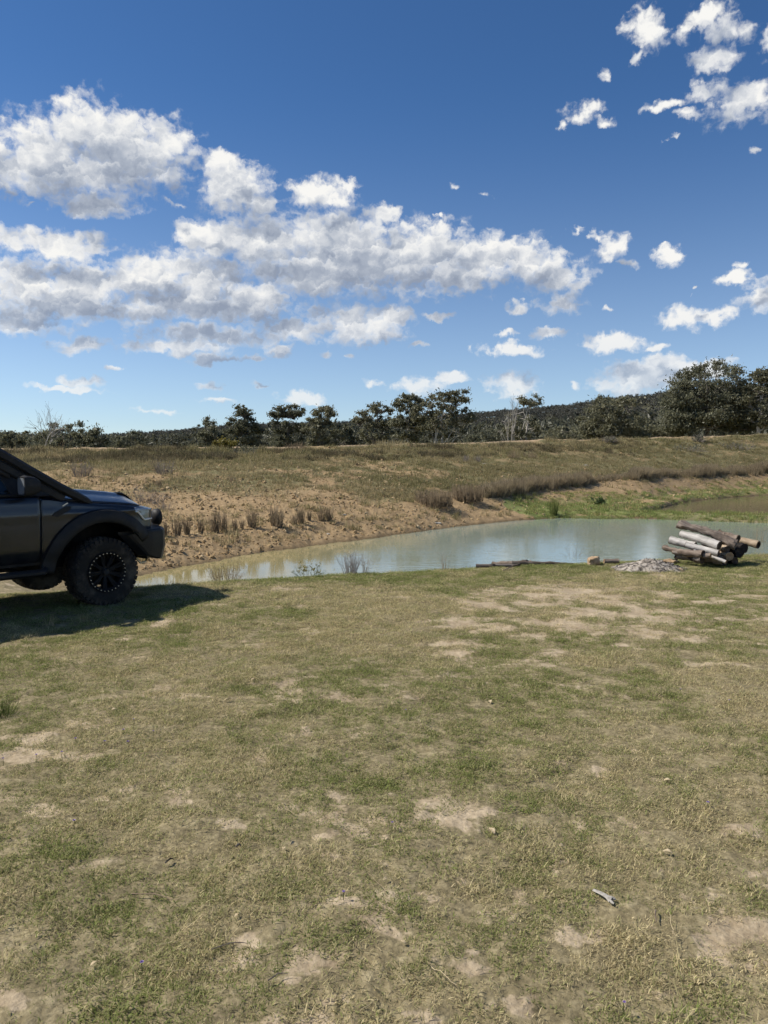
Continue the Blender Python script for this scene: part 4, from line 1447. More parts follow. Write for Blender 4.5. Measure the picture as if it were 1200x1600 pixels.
PAINT = paint_mat()
BLACK = simple_mat('black_plastic', (.012, .012, .013), .6, .3, bumps=.15, scale=150, dirt=(.03, .027, .023))
STEEL = simple_mat('black_powder_coat', (.012, .012, .013), .5, .35, bumps=.2, scale=240, dirt=(.03, .027, .023))
RUBBER = simple_mat('tyre_rubber', (.024, .022, .020), .9, .2, bumps=.3, scale=80, dirt=(.12, .10, .075))
RIM = simple_mat('black_rim', (.008, .008, .009), .7, .2, metal=0.0, dirt=(.018, .016, .013))
BOLT = simple_mat('bolt_steel', (.55, .54, .51), .35, .5, metal=.9)
SEATS = simple_mat('seat_cloth', (.03, .03, .032), .9, .2)
CHASSIS = simple_mat('chassis_black', (.015, .014, .013), .8, .2, dirt=(.05, .04, .03))


def glass_mat(name, tint, gloss=.08):
    m, g, out = material(name)
    t, gl, mx = g.new('ShaderNodeBsdfTransparent'), g.new('ShaderNodeBsdfGlossy'), g.new('ShaderNodeMixShader')
    g.put(t.inputs[0], (*tint, 1))
    gl.inputs['Roughness'].default_value = .02
    fr = g.new('ShaderNodeFresnel')
    fr.inputs[0].default_value = 1.45
    g.put(mx.inputs[0], g.m('ADD', fr.outputs[0], gloss * .3))
    g.put(mx.inputs[1], t.outputs[0])
    g.put(mx.inputs[2], gl.outputs[0])
    g.put(out.inputs[0], mx.outputs[0])
    return m


GLASS = glass_mat('window_glass', (.80, .86, .83))
LENS = simple_mat('headlight_lens', (.30, .32, .34), .08, .6, metal=.4)
DRL = simple_mat('light_strip', (.78, .78, .76), .25, .5)

TR_YAW = R(48.0)
TR_O = Vector((-5.127, 8.60, -.015))


def bm_obj(name, bm, mat, parent, smooth=True, bevel=0.0, sharp=38):
    bmesh.ops.recalc_face_normals(bm, faces=bm.faces[:])
    if bevel:
        bmesh.ops.bevel(bm, geom=[e for e in bm.edges if len(e.link_faces) == 2 and e.calc_face_angle(0) > .5], offset=bevel, segments=2, affect='EDGES', clamp_overlap=True)
    me = bpy.data.meshes.new(name)
    bm.to_mesh(me)
    bm.free()
    if smooth:
        me.polygons.foreach_set('use_smooth', np.ones(len(me.polygons), bool))
        me.set_sharp_from_angle(angle=R(sharp))
    return link(name, me, mat, parent)


def bm_box(bm, lo, hi, mat3=None):
    vs = [bm.verts.new(Vector((x, y, z)) if mat3 is None else mat3 @ Vector((x, y, z))) for x in (lo[0], hi[0]) for y in (lo[1], hi[1]) for z in (lo[2], hi[2])]
    for f in ((0, 1, 3, 2), (4, 6, 7, 5), (0, 4, 5, 1), (2, 3, 7, 6), (0, 2, 6, 4), (1, 5, 7, 3)):
        bm.faces.new([vs[i] for i in f])


def bm_grid(bm, P):
    """P: rows x cols of points"""
    vs = [[bm.verts.new(p) for p in row] for row in P]
    for a, b in zip(vs[:-1], vs[1:]):
        for i in range(len(a) - 1):
            try:
                bm.faces.new((a[i], a[i + 1], b[i + 1], b[i]))
            except ValueError:
                pass
    return vs


def bm_tube(bm, pts, rad, sides=8, cap=True, squash=None):
    rad = [rad] * len(pts) if np.isscalar(rad) else rad
    pts = [Vector(p) for p in pts]
    rings = []
    for i, p in enumerate(pts):
        t = (pts[min(i + 1, len(pts) - 1)] - pts[max(i - 1, 0)]).normalized()
        a = t.cross(Vector((0, 0, 1)) if abs(t.z) < .9 else Vector((1, 0, 0))).normalized()
        b = t.cross(a)
        sa, sb = squash or (1, 1)
        rings.append([bm.verts.new(p + (a * math.cos(q) * sa + b * math.sin(q) * sb) * rad[i]) for q in (k * 2 * math.pi / sides + math.pi / sides for k in range(sides))])
    for r0, r1 in zip(rings[:-1], rings[1:]):
        for k in range(sides):
            bm.faces.new((r0[k], r0[(k + 1) % sides], r1[(k + 1) % sides], r1[k]))
    if cap:
        bm.faces.new(rings[0][::-1])
        bm.faces.new(rings[-1])


def bm_lathe(bm, prof, n=48, closed=False):
    """profile of (radius, y) turned about the y axis"""
    rings = [[bm.verts.new((r * math.cos(a), y, r * math.sin(a))) for a in (k * 2 * math.pi / n for k in range(n))] for r, y in prof]
    pairs = list(zip(rings[:-1], rings[1:])) + ([(rings[-1], rings[0])] if closed else [])
    for a, b in pairs:
        for k in range(n):
            bm.faces.new((a[k], a[(k + 1) % n], b[(k + 1) % n], b[k]))


AXF, AXR, HUB, ARCH = 1.61, -1.61, .40, .615


def s1(x, a, b):
    t = min(max((x - a) / (b - a), 0), 1)
    return t * t * (3 - 2 * t)


def half_width(x, z):
    w = .925 - .22 * s1(x, 1.95, 2.46) ** 1.4
    w -= .05 * s1(.72 - z, 0, .2)
    w -= .03 * ((z - .98) / .4) ** 2
    w += .012 * math.exp(-((z - 1.12) / .03) ** 2)
    return w


def top_line(x):
    """upper edge of the fender, where the bonnet sits"""
    return float(np.interp(x, [.85, 1.0, 1.12, 1.5, 1.9, 2.2, 2.4], [1.335, 1.325, 1.285, 1.235, 1.20, 1.165, 1.12]))


def low_line(x, base=.56):
    z = base
    for c in (AXF, AXR):
        if abs(x - c) < ARCH:
            z = max(z, HUB + math.sqrt(ARCH ** 2 - (x - c) ** 2))
    if x > AXF + .45:
        z = max(z, .84)
    return z


def side_panel(name, x0, x1, top, parent, s, mat=PAINT, nx=40, nz=16, roll=.05):
    bm = bmesh.new()
    P = []
    for i in range(nx + 1):
        x = x0 + (x1 - x0) * i / nx
        zb, zt = low_line(x), top(x)
        row = []
        for j in range(nz + 1):
            z = zb + (zt - zb) * j / nz
            y = half_width(x, z) - roll * s1(z, zt - .05, zt + .01) ** 2
            row.append(Vector((x, s * y, z)))
        P.append(row)
    bm_grid(bm, P)
    o = bm_obj(name, bm, mat, parent)
    md = o.modifiers.new('thickness', 'SOLIDIFY')
    md.thickness = .006
    md.offset = 0
    return o


def build_wheel(name, parent, side):
    w = empty(name, (0, 0, 0))
    w.parent = parent
    bm = bmesh.new()
    prof = [(.225, -.12), (.245, -.142), (.30, -.158), (.35, -.162), (.385, -.150), (.400, -.125), (.404, -.06), (.404, .06), (.400, .125), (.385, .150), (.35, .162), (.30, .158), (.245, .142), (.225, .12)]
    bm_lathe(bm, prof, 64, closed=True)
    n = 40
    for k in range(n):
        for yy, w_, off in ((-.128, .045, 0), (-.062, .05, .5), (0, .045, .0), (.062, .05, .5), (.128, .045, 0)):
            a = (k + off) * 2 * math.pi / n
            M = Matrix.Rotation(-a, 4, 'Y')
            bm_box(bm, (.392, yy - w_ / 2, -.021), (.413 - .008 * (abs(yy) > .1), yy + w_ / 2, .021), M)
        for sg in (-1, 1):      # shoulder lugs on the side wall
            a = (k + .25) * 2 * math.pi / n
            M = Matrix.Rotation(-a, 4, 'Y')
            bm_box(bm, (.345 if k % 2 else .36, min(sg * .150, sg * .166), -.017), (.398, max(sg * .150, sg * .166), .017), M)
    bm_obj('tyre', bm, RUBBER, w)
    bm = bmesh.new()
    bm_lathe(bm, [(.225, .12), (.205, .11), (.19, .02), (.19, -.06), (.205, -.135), (.225, -.150), (.240, -.158), (.243, -.150), (.232, -.135)], 56)
    for k in range(9):          # split spokes
        for da in (-.085, .085):
            a = k * 2 * math.pi / 9 + da
            M = Matrix.Rotation(-a, 4, 'Y')
            vs = [M @ Vector(q) for q in ((.05, -.105, -.011), (.05, -.105, .011), (.05, -.06, -.013), (.05, -.06, .013), (.212, -.138, -.010), (.212, -.138, .010), (.212, -.085, -.013), (.212, -.085, .013))]
            v = [bm.verts.new(q) for q in vs]
            for f in ((0, 1, 5, 4), (2, 6, 7, 3), (0, 4, 6, 2), (1, 3, 7, 5), (0, 2, 3, 1), (4, 5, 7, 6)):
                bm.faces.new([v[i] for i in f])
    bm_obj('rim', bm, RIM, w)
    bm = bmesh.new()
    bm_lathe(bm, [(.001, -.135), (.035, -.133), (.042, -.12), (.046, -.10), (.075, -.095), (.078, -.05), (.001, -.05)], 28)
    bm_obj('hub_cap', bm, BLACK, w)
    bm = bmesh.new()
    for k in range(30):
        a = k * 2 * math.pi / 30
        c = Vector((.226 * math.cos(a), -.160, .226 * math.sin(a)))
        rr = .0062
        ring = [bm.verts.new(c + Vector((rr * math.cos(q), .008, rr * math.sin(q)))) for q in (j * math.pi / 3 for j in range(6))]
        ring2 = [bm.verts.new(c + Vector((rr * math.cos(q), -.006, rr * math.sin(q)))) for q in (j * math.pi / 3 for j in range(6))]
        for j in range(6):
            bm.faces.new((ring[j], ring[(j + 1) % 6], ring2[(j + 1) % 6], ring2[j]))
        bm.faces.new(ring2)
    bm_obj('bolt_ring', bm, BOLT, w, smooth=False)['kind'] = 'stuff'
    bm = bmesh.new()
    bm_lathe(bm, [(.001, -.02), (.165, -.02), (.168, -.005), (.168, .012), (.001, .02)], 40)
    bm_obj('brake_disc', bm, CHASSIS, w)
    return w


def build_truck():
    t = empty('pickup_truck', TR_O, TR_YAW, 'dark grey lifted pickup truck cut by the left edge, nose towards the pond', 'truck')
    belt = 1.335
    for s in (-1, 1):
        side_panel('fender', .879, 2.37, top_line, t, s, nx=60)
        d1 = side_panel('front_door', -.225, .872, lambda x: belt + .0 * x, t, s, nx=24, roll=.03)
        d2 = side_panel('rear_door', -1.16, -.238, lambda x: belt + .01, t, s, nx=30, roll=.03)
        side_panel('tub_side', -2.62, -1.175, lambda x: belt + .03, t, s, nx=60, roll=.03)
        for d, hx in ((d1, -.12), (d2, -.98)):
            bm = bmesh.new()
            yy = s * (half_width(hx, 1.2) + .022)
            bm_tube(bm, [(hx - .09, yy - s * .025, 1.2), (hx - .07, yy, 1.2), (hx + .07, yy, 1.2), (hx + .09, yy - s * .025, 1.2)], .014, 8)
            bm_obj('door_handle', bm, BLACK, d)
        # wheel arch flares with the dark housing behind
        for c, a0, a1 in ((AXF, 33, 176), (AXR, 6, 176)):
            bm = bmesh.new()
            P = []
            for k in range(41):
                a = R(a0 + (a1 - a0) * k / 40)
                row = []
                for (rr, dy) in ((.755, .004), (.742, .040), (.690, .066), (.622, .074), (.600, .062), (.596, -.02)):
                    x = c + rr * math.cos(a)
                    z = HUB + rr * math.sin(a)
                    row.append(Vector((x, s * (half_width(min(x, 2.1), max(z, .6)) + dy), z)))
                P.append(row)
            bm_grid(bm, P)
            o = bm_obj('wheel_arch_flare', bm, BLACK, t)
            md = o.modifiers.new('thickness', 'SOLIDIFY')
            md.thickness = .008
            bm = bmesh.new()
            P = []
            for k in range(25):
                a = R(9 + 162 * k / 24)
                P.append([Vector((c + .605 * math.cos(a), s * yq, HUB + .605 * math.sin(a))) for yq in (.90, .42)])
            v = bm_grid(bm, P)
            bm.faces.new([row[1] for row in v])
            bm_obj('wheel_housing', bm, CHASSIS, t)
        # side step
        bm = bmesh.new()
        bm_tube(bm, [(-1.0, s * .86, .50), (-.94, s * .97, .475), (.86, s * .97, .475), (.93, s * .86, .50)], .055, 10, squash=(1, .75))
        for x in (-.6, .6):
            bm_tube(bm, [(x, s * .95, .48), (x, s * .55, .52)], .025, 8)
        bm_obj('side_step', bm, BLACK, t)
        # mirror
        bm = bmesh.new()
        sec = [(.60, .105), (.64, .115), (.72, .10), (.77, .06)]
        P = []
        for (x, hh) in sec:
            P.append([Vector((x, s * (1.075 + .10 * math.copysign(abs(math.cos(q)) ** .45, math.cos(q))), 1.455 + hh * math.copysign(abs(math.sin(q)) ** .45, math.sin(q)))) for q in (k * math.pi / 8 for k in range(17))])
        v = bm_grid(bm, P)
        bm.faces.new(v[0][:-1])
        bm.faces.new(v[-1][:-1])
        bm_tube(bm, [(.70, s * .90, 1.37), (.69, s * 1.02, 1.40)], .035, 8)
        mo = bm_obj('door_mirror', bm, BLACK, t)
        bm = bmesh.new()
        bm.faces.new([bm.verts.new((.597, s * (1.075 + .085 * math.copysign(abs(math.cos(q)) ** .45, math.cos(q))), 1.455 + .09 * math.copysign(abs(math.sin(q)) ** .45, math.sin(q)))) for q in (k * math.pi / 8 for k in range(16))])
        bm_obj('mirror_glass', bm, LENS, mo)
        # side vent behind the front wheel
        bm = bmesh.new()
        q = [(1.00, 1.105), (1.06, 1.09), (1.21, 1.165), (1.225, 1.205), (1.17, 1.21), (1.02, 1.14)]
        a = [bm.verts.new((x, s * (half_width(x, z) + .014), z)) for x, z in q]
        b = [bm.verts.new((x, s * (half_width(x, z) - .02), z)) for x, z in q]
        bm.faces.new(a)
        for i in range(len(q)):
            bm.faces.new((a[i], a[(i + 1) % len(q)], b[(i + 1) % len(q)], b[i]))
        bm_obj('fender_vent', bm, BLACK, t, smooth=False)
        bm = bmesh.new()
        bm_box(bm, (-.035, -.003, -.006), (.035, .003, .006), Matrix.Translation((1.155, s * (half_width(1.15, 1.225) + .006), 1.228)) @ Matrix.Rotation(R(-28), 4, 'Y'))
        bm_obj('vent_trim', bm, BOLT, t, smooth=False)
        # headlight wrapped round the corner
        def hl(x0, x1, zlo, zhi, off, n=12):
            bm = bmesh.new()
            P = []
            for i in range(n + 1):
                f = i / n
                x = x0 + (x1 - x0) * f
                za, zb = zlo(f), zhi(f)
                P.append([Vector((x, s * (half_width(x, za + (zb - za) * j / 6) + off - (.03 * s1(f, .7, 1))), za + (zb - za) * j / 6)) for j in range(7)])
            bm_grid(bm, P)
            return bm
        h = bm_obj('headlight', hl(2.03, 2.40, lambda f: 1.10 - .115 * s1(f, 0, .5), lambda f: 1.155 - .03 * f, .010), LENS, t)
        h.modifiers.new('thickness', 'SOLIDIFY').thickness = .03
        bm = bmesh.new()
        pts = []
        for i in range(13):
            f = i / 12
            x = 2.04 + .35 * f
            z = 1.108 - .115 * s1(f, 0, .5)
            pts.append((x, s * (half_width(x, z) + .016 - .03 * s1(f, .7, 1)), z))
        bm_tube(bm, pts, .011, 6)
        bm_obj('light_strip', bm, DRL, h)
        # round driving lights on the bar
        bm = bmesh.new()
        bm_lathe(bm, [(.001, .055), (.07, .05), (.105, .02), (.112, -.01), (.112, -.03), (.104, -.034), (.10, -.028), (.001, -.022)], 32)
        bmesh.ops.rotate(bm, cent=(0, 0, 0), matrix=Matrix.Rotation(R(90), 3, 'Z'), verts=bm.verts)
        bmesh.ops.translate(bm, vec=(2.60, s * .47, .985), verts=bm.verts)
        bm_box(bm, (2.57, s * .47 - .02, .86), (2.60, s * .47 + .02, .92))
        bm_obj('driving_light', bm, BLACK, t)
        # recovery point
        bm = bmesh.new()
        bm_tube(bm, [(2.28, s * .5, .47), (2.34, s * .5, .40), (2.42, s * .5, .41), (2.44, s * .5, .47)], .014, 8)
        bm_obj('tow_hook', bm, BOLT, t)
        # cab frame
        def yg(z):
            return .885 - (z - belt) / .53 * .235
        for nm, path, rad in (('windscreen_pillar', [(1.16, s * .81, 1.29), (1.0, s * .81, 1.385), (.60, s * .74, 1.63), (.24, s * .665, 1.855)], .085),
                              ('door_pillar', [(-.235, s * yg(1.33), 1.33), (-.25, s * yg(1.84), 1.85)], .045), ('rear_pillar', [(-1.30, s * .87, 1.34), (-1.18, s * .66, 1.86)], .075),
                              ('roof_rail', [(.26, s * .662, 1.855), (-.2, s * .655, 1.885), (-.8, s * .655, 1.885), (-1.22, s * .66, 1.86)], .05),
                              ('window_sill', [(.95, s * .865, 1.345), (-1.25, s * .872, 1.35)], .022)):
            bm = bmesh.new()
            bm_tube(bm, path, rad, 8)
            bm_obj(nm, bm, BLACK if nm in ('door_pillar', 'window_sill', 'windscreen_pillar') else PAINT, t)
        for nm, q in (('front_side_window', [(.585, 1.34), (-.21, 1.34), (-.22, 1.85), (.23, 1.84), (.44, 1.70)]), ('rear_side_window', [(-.28, 1.34), (-1.2, 1.34), (-1.12, 1.83), (-.28, 1.85)])):
            bm = bmesh.new()
            bm.faces.new([bm.verts.new((x, s * yg(z), z)) for x, z in q])
            bm_obj(nm, bm, GLASS, t, smooth=False)
        bm = bmesh.new()
        q = [(1.0, 1.335), (.575, 1.335), (.43, 1.705), (.52, 1.665), (.80, 1.48)]
        a = [bm.verts.new((x, s * (yg(z) + .008), z)) for x, z in q]
        b = [bm.verts.new((x, s * (yg(z) - .03), z)) for x, z in q]
        bm.faces.new(a)
        for i in range(len(q)):
            bm.faces.new((a[i], a[(i + 1) % len(q)], b[(i + 1) % len(q)], b[i]))
        bm_obj('sail_panel', bm, BLACK, t, smooth=False)
        # wind deflector along the top of the door window
        bm = bmesh.new()
        bm_grid(bm, [[Vector((x, s * (yg(z) + .03), z)), Vector((x - .02, s * (yg(z - .07) + .045), z - .07))] for x, z in ((.60, 1.60), (.40, 1.735), (.20, 1.82), (-.1, 1.845), (-.6, 1.85), (-1.0, 1.84))])
        bm_obj('wind_deflector', bm, BLACK, t).modifiers.new('thickness', 'SOLIDIFY').thickness = .004
        # seats
        for nm, x in (('front_seat', .02),):
            bm = bmesh.new()
            bm_box(bm, (x - .1, s * .38 - .25, .85), (x + .42, s * .38 + .25, 1.0))
            bm_box(bm, (x - .22, s * .38 - .24, .95), (x - .06, s * .38 + .24, 1.50))
            bm_box(bm, (x - .23, s * .38 - .12, 1.54), (x - .13, s * .38 + .12, 1.70))
            bm_obj(nm, bm, SEATS, t, bevel=.03)
        # wheels
        for c in (AXF, AXR):
            w = build_wheel('wheel', t, s)
            w.location = (c, s * .85, HUB + .003)
            w.rotation_euler = (0, R(17 if c > 0 else -35), 0 if s < 0 else math.pi)
    # bonnet
    bm = bmesh.new()
    P = []
    for i in range(33):
        f = i / 32
        row = []
        for j in range(41):
            v = -1 + 2 * j / 40
            x = 1.02 + 1.35 * f - .10 * abs(v) ** 2.5 * f
            ze = top_line(min(x, 2.3)) + .008
            hw = half_width(x, ze) - .035
            crown = .135 - .02 * f + .01 * math.sin(f * math.pi)
            z = ze + crown * (1 - abs(v) ** 2.6) * (1 - .55 * s1(f, .80, 1.0))
            z += .030 * math.exp(-((abs(v) - .52) / .10) ** 2) * s1(f, 0, .2) * (1 - s1(f, .8, .95))
            z -= .045 * s1(f, .88, 1.0)
            row.append(Vector((x, v * hw, z)))
        P.append(row)
    bm_grid(bm, P)
    bo = bm_obj('bonnet', bm, PAINT, t)
    bo.modifiers.new('thickness', 'SOLIDIFY').thickness = .012
    for s in (-1, 1):
        bm = bmesh.new()
        P = []
        for x in np.linspace(2.05, 2.26, 7):
            row = []
            for v in np.linspace(.30, .58, 6):
                f = (x - 1.02) / 1.36
                ze = top_line(x) + .008
                hw = half_width(x, ze) - .035
                z = ze + (.135 - .02 * f + .01 * math.sin(f * math.pi)) * (1 - v ** 2.6) * (1 - .55 * s1(f, .80, 1.0)) + .030 * math.exp(-((v - .52) / .10) ** 2) * (1 - s1(f, .8, .95)) - .045 * s1(f, .88, 1.0)
                row.append(Vector((x, s * v * hw, z + .014)))
            P.append(row)
        bm_grid(bm, P)
        bm_obj('bonnet_vent', bm, BLACK, bo).modifiers.new('thickness', 'SOLIDIFY').thickness = .012
    # cowl, windscreen, roof, rear window
    bm = bmesh.new()
    bm_grid(bm, [[Vector((x, v * hw, z - .02 * v * v)) for v in np.linspace(-1, 1, 9)] for x, hw, z in ((.86, .80, 1.345), (1.0, .83, 1.345), (1.06, .84, 1.335), (1.10, .86, 1.285))])
    bm_obj('cowl', bm, BLACK, t)
    bm = bmesh.new()
    bm_grid(bm, [[Vector((1.05 - .80 * f - .06 * v * v, v * (.79 - .135 * f), 1.335 + .535 * f - .01 * v * v)) for v in np.linspace(-1, 1, 13)] for f in np.linspace(0, 1, 7)])
    bm_obj('windscreen', bm, GLASS, t)
    bm = bmesh.new()
    bm_grid(bm, [[Vector((x, v * .665, z - .035 * v * v)) for v in np.linspace(-1, 1, 13)] for x, z in ((.27, 1.872), (.1, 1.905), (-.3, 1.925), (-.8, 1.92), (-1.1, 1.895), (-1.24, 1.865))])
    bm_obj('roof', bm, PAINT, t).modifiers.new('thickness', 'SOLIDIFY').thickness = .02
    bm = bmesh.new()
    bm.faces.new([bm.verts.new(q) for q in ((-1.34, .8, 1.36), (-1.34, -.8, 1.36), (-1.23, -.63, 1.86), (-1.23, .63, 1.86))])
    bm_obj('rear_window', bm, GLASS, t, smooth=False)
    # front face, grille, bar
    bm = bmesh.new()
    bm_box(bm, (2.20, -.64, .60), (2.38, .64, 1.11))
    fr = bm_obj('front_panel', bm, PAINT, t, bevel=.02)
    bm = bmesh.new()
    bm_box(bm, (2.375, -.54, .90), (2.405, .54, 1.10))
    gr = bm_obj('grille', bm, BLACK, t, bevel=.01)
    for k in range(5):
        bm = bmesh.new()
        bm_box(bm, (2.40, -.53, .915 + k * .04), (2.425, .53, .933 + k * .04))
        bm_obj('grille_slat', bm, BLACK, gr)
    st = [(2.00, .945, .815, .868), (2.20, .945, .60, .870), (2.26, .94, .535, .872), (2.44, .885, .480, .876), (2.52, .80, .465, .882), (2.63, .45, .455, .90), (2.66, 0, .455, .905)]
    st = [(x, -y, a, b) for x, y, a, b in st] + [(x, y, a, b) for x, y, a, b in st[::-1][1:]]
    bm = bmesh.new()
    P = []
    for (x, y, zb, zt) in st:
        ix, iy = x - .16, y * .90
        zm = zb + (zt - zb) * .42
        P.append([Vector((ix, iy, zt - .01)), Vector((x - .03, y * .985, zt)), Vector((x, y, zt - .03)), Vector((x + .008, y, zm)), Vector((x - .03, y * .985, zb + .01)), Vector((x - .06, y * .97, zb)), Vector((ix, iy, zb + .02)), Vector((ix, iy, zt - .01))])
    bm_grid(bm, P)
    bmesh.ops.remove_doubles(bm, verts=bm.verts, dist=.0005)
    bm_obj('bull_bar', bm, STEEL, t, sharp=12)
    # snorkel up the driver's side pillar
    bm = bmesh.new()
    path = [(1.52, -.865, 1.215), (1.44, -.880, 1.255), (1.30, -.888, 1.325), (1.12, -.880, 1.418), (.80, -.832, 1.618), (.48, -.772, 1.825), (.22, -.735, 1.96), (.15, -.73, 1.99), (.12, -.73, 2.01)]
    bm_tube(bm, path, [.018, .040, .048, .050, .050, .050, .050, .050, .050], 6, squash=(.9, 1.1))
    sn = bm_obj('snorkel', bm, BLACK, t)
    bm = bmesh.new()
    bm_box(bm, (-.04, -.80, 1.95), (.13, -.66, 2.07))
    bm_obj('snorkel_head', bm, BLACK, sn, bevel=.03)
    # dashboard, steering wheel, chassis, tray floor, tailgate
    bm = bmesh.new()
    bm_box(bm, (.62, -.80, 1.0), (1.0, .80, 1.30))
    bm_obj('dashboard', bm, SEATS, t, bevel=.05)
    bm = bmesh.new()
    bm_tube(bm, [Vector((.52 - .09 * math.sin(a), -.38 + .185 * math.cos(a), 1.28 + .165 * math.sin(a))) for a in (k * 2 * math.pi / 24 for k in range(25))], .016, 8, cap=False)
    bm_tube(bm, [(.52, -.38, 1.28), (.72, -.38, 1.18)], .03, 8)
    bm_obj('steering_wheel', bm, BLACK, t)
    bm = bmesh.new()
    bm_box(bm, (-2.5, -.52, .46), (2.2, .52, .66))
    bm_box(bm, (-1.1, -.86, .55), (.9, .86, .66))
    bm_tube(bm, [(AXF, -.75, HUB), (AXF, .75, HUB)], .05, 8)
    bm_tube(bm, [(AXR, -.75, HUB), (AXR, .75, HUB)], .06, 8)
    bm_obj('chassis', bm, CHASSIS, t)
    bm = bmesh.new()
    bm_box(bm, (-2.60, -.88, .80), (-1.18, .88, .86))
    bm_box(bm, (-1.20, -.88, .80), (-1.17, .88, 1.34))
    bm_obj('tray', bm, BLACK, t)
    bm = bmesh.new()
    bm_box(bm, (-2.66, -.86, .66), (-2.61, .86, 1.36))
    bm_obj('tailgate', bm, PAINT, t, bevel=.015)
    for s in (-1, 1):
        bm = bmesh.new()
        bm_box(bm, (-2.67, s * .90 - .04, .95), (-2.60, s * .90 + .02, 1.30))
        bm_obj('tail_light', bm, simple_mat('tail_lens', (.25, .012, .01), .2), t, bevel=.01)


build_truck()
# ------------------------------------------------------------------ logs, ashes and litter
def wood_mat(name, lo, mid, hi, char=0.0, scale=5.0, streak=.12):
    m, g, out = material(name)
    tc = g.new('ShaderNodeTexCoord').outputs['Object']
    st = g.v('MULTIPLY', tc, (streak, 1, 1))
    n = g.noise(st, scale * 4, 5, .68)
    b = g.noise(tc, scale, 4, .6)
    c = g.ramp(g.m('ADD', g.m('MULTIPLY', n, .7), g.m('MULTIPLY', b, .3)), [(.32, lo), (.5, mid), (.68, hi)])
    if char:
        c = g.mix(g.remap(b, .62 - char, .72 - char), c, (.022, .019, .017))
    principled(g, out, c, .92, .15, normal=bump(g, n, .9, .012))
    return m


W_PALE = wood_mat('weathered_pale_wood', (.20, .18, .155), (.42, .39, .35), (.60, .565, .52))
W_BROWN = wood_mat('brown_bark', (.07, .05, .036), (.165, .125, .095), (.28, .225, .18))
W_DRIFT = wood_mat('driftwood', (.075, .055, .042), (.19, .15, .12), (.33, .275, .23), scale=7)
W_TAN = wood_mat('tan_bark', (.15, .105, .065), (.30, .225, .15), (.46, .37, .27))
W_CHAR = wood_mat('charred_wood', (.016, .014, .013), (.035, .029, .026), (.085, .07, .058), char=.12)
W_GREYCHAR = wood_mat('half_charred_wood', (.05, .042, .036), (.14, .115, .095), (.30, .26, .22), char=.06)
E_DARK = wood_mat('dark_cut_end', (.03, .022, .016), (.07, .05, .037), (.13, .10, .075), streak=1)
E_TAN = wood_mat('tan_cut_end', (.14, .09, .05), (.27, .185, .11), (.40, .30, .19), streak=1)


def log_obj(name, label, a, b, r0, r1, mat, endmat, seed, rough=.10, knob=0.0, hollow=False, cat='log', group=None, bow=.02):
    """a log from a to b; its length runs along the local x axis"""
    a, b = Vector(a), Vector(b)
    L = (b - a).length
    q = (b - a).to_track_quat('X', 'Z')
    r = np.random.default_rng(seed)
    bm = bmesh.new()
    n, sides = 26, 16
    rings = []
    for i in range(n + 1):
        f = i / n
        rad = r0 + (r1 - r0) * f
        rad *= 1 + knob * (math.exp(-((f - .08) / .07) ** 2) - .3 * math.exp(-((f - .2) / .06) ** 2))
        cy, cz = bow * L * math.sin(f * math.pi) * math.cos(seed), bow * L * math.sin(f * math.pi) * math.sin(seed)
        row = []
        for k in range(sides):
            th = k * 2 * math.pi / sides
            u = rad * (1 + rough * (2 * float(fbm(np.array([f * L * 14 + seed * 3.1]), np.array([math.cos(th) * 1.6 + math.sin(th) * 2.1 + seed]), seed, 4, .7)[0]) - 1) * 1.8)
            row.append(bm.verts.new((f * L, cy + u * math.cos(th), cz + u * math.sin(th))))
        rings.append(row)
    for p0, p1 in zip(rings[:-1], rings[1:]):
        for k in range(sides):
            bm.faces.new((p0[k], p0[(k + 1) % sides], p1[(k + 1) % sides], p1[k]))
    ends = []
    for row, x, sg in ((rings[0], 0, -1), (rings[-1], L, 1)):
        ends.append(([v.co.copy() for v in row], sg))
    me_log = bm_obj(name, bm, mat, None)
    o = me_log
    o.location = a
    o.rotation_mode = 'QUATERNION'
    o.rotation_quaternion = q
    o['label'] = label
    o['category'] = cat
    if group:
        o['group'] = group
    for pts, sg in ends:
        bm = bmesh.new()
        c = sum(pts, Vector()) / len(pts)
        rims = []
        steps = ((1.0, 0), (.97, .006), (.55, .004), (.2, .002)) if not hollow or sg < 0 else ((1.0, 0), (.96, .006), (.62, .004), (.5, -.12), (.1, -.13))
        for f, dx in steps:
            rims.append([bm.verts.new(c + (p - c) * f + Vector((sg * dx, 0, 0))) for p in pts])
        for p0, p1 in zip(rims[:-1], rims[1:]):
            for k in range(len(pts)):
                bm.faces.new((p0[k], p0[(k + 1) % len(pts)], p1[(k + 1) % len(pts)], p1[k]))
        bm.faces.new(rims[-1])
        bm_obj('cut_end', bm, endmat, o, smooth=False)
    return o


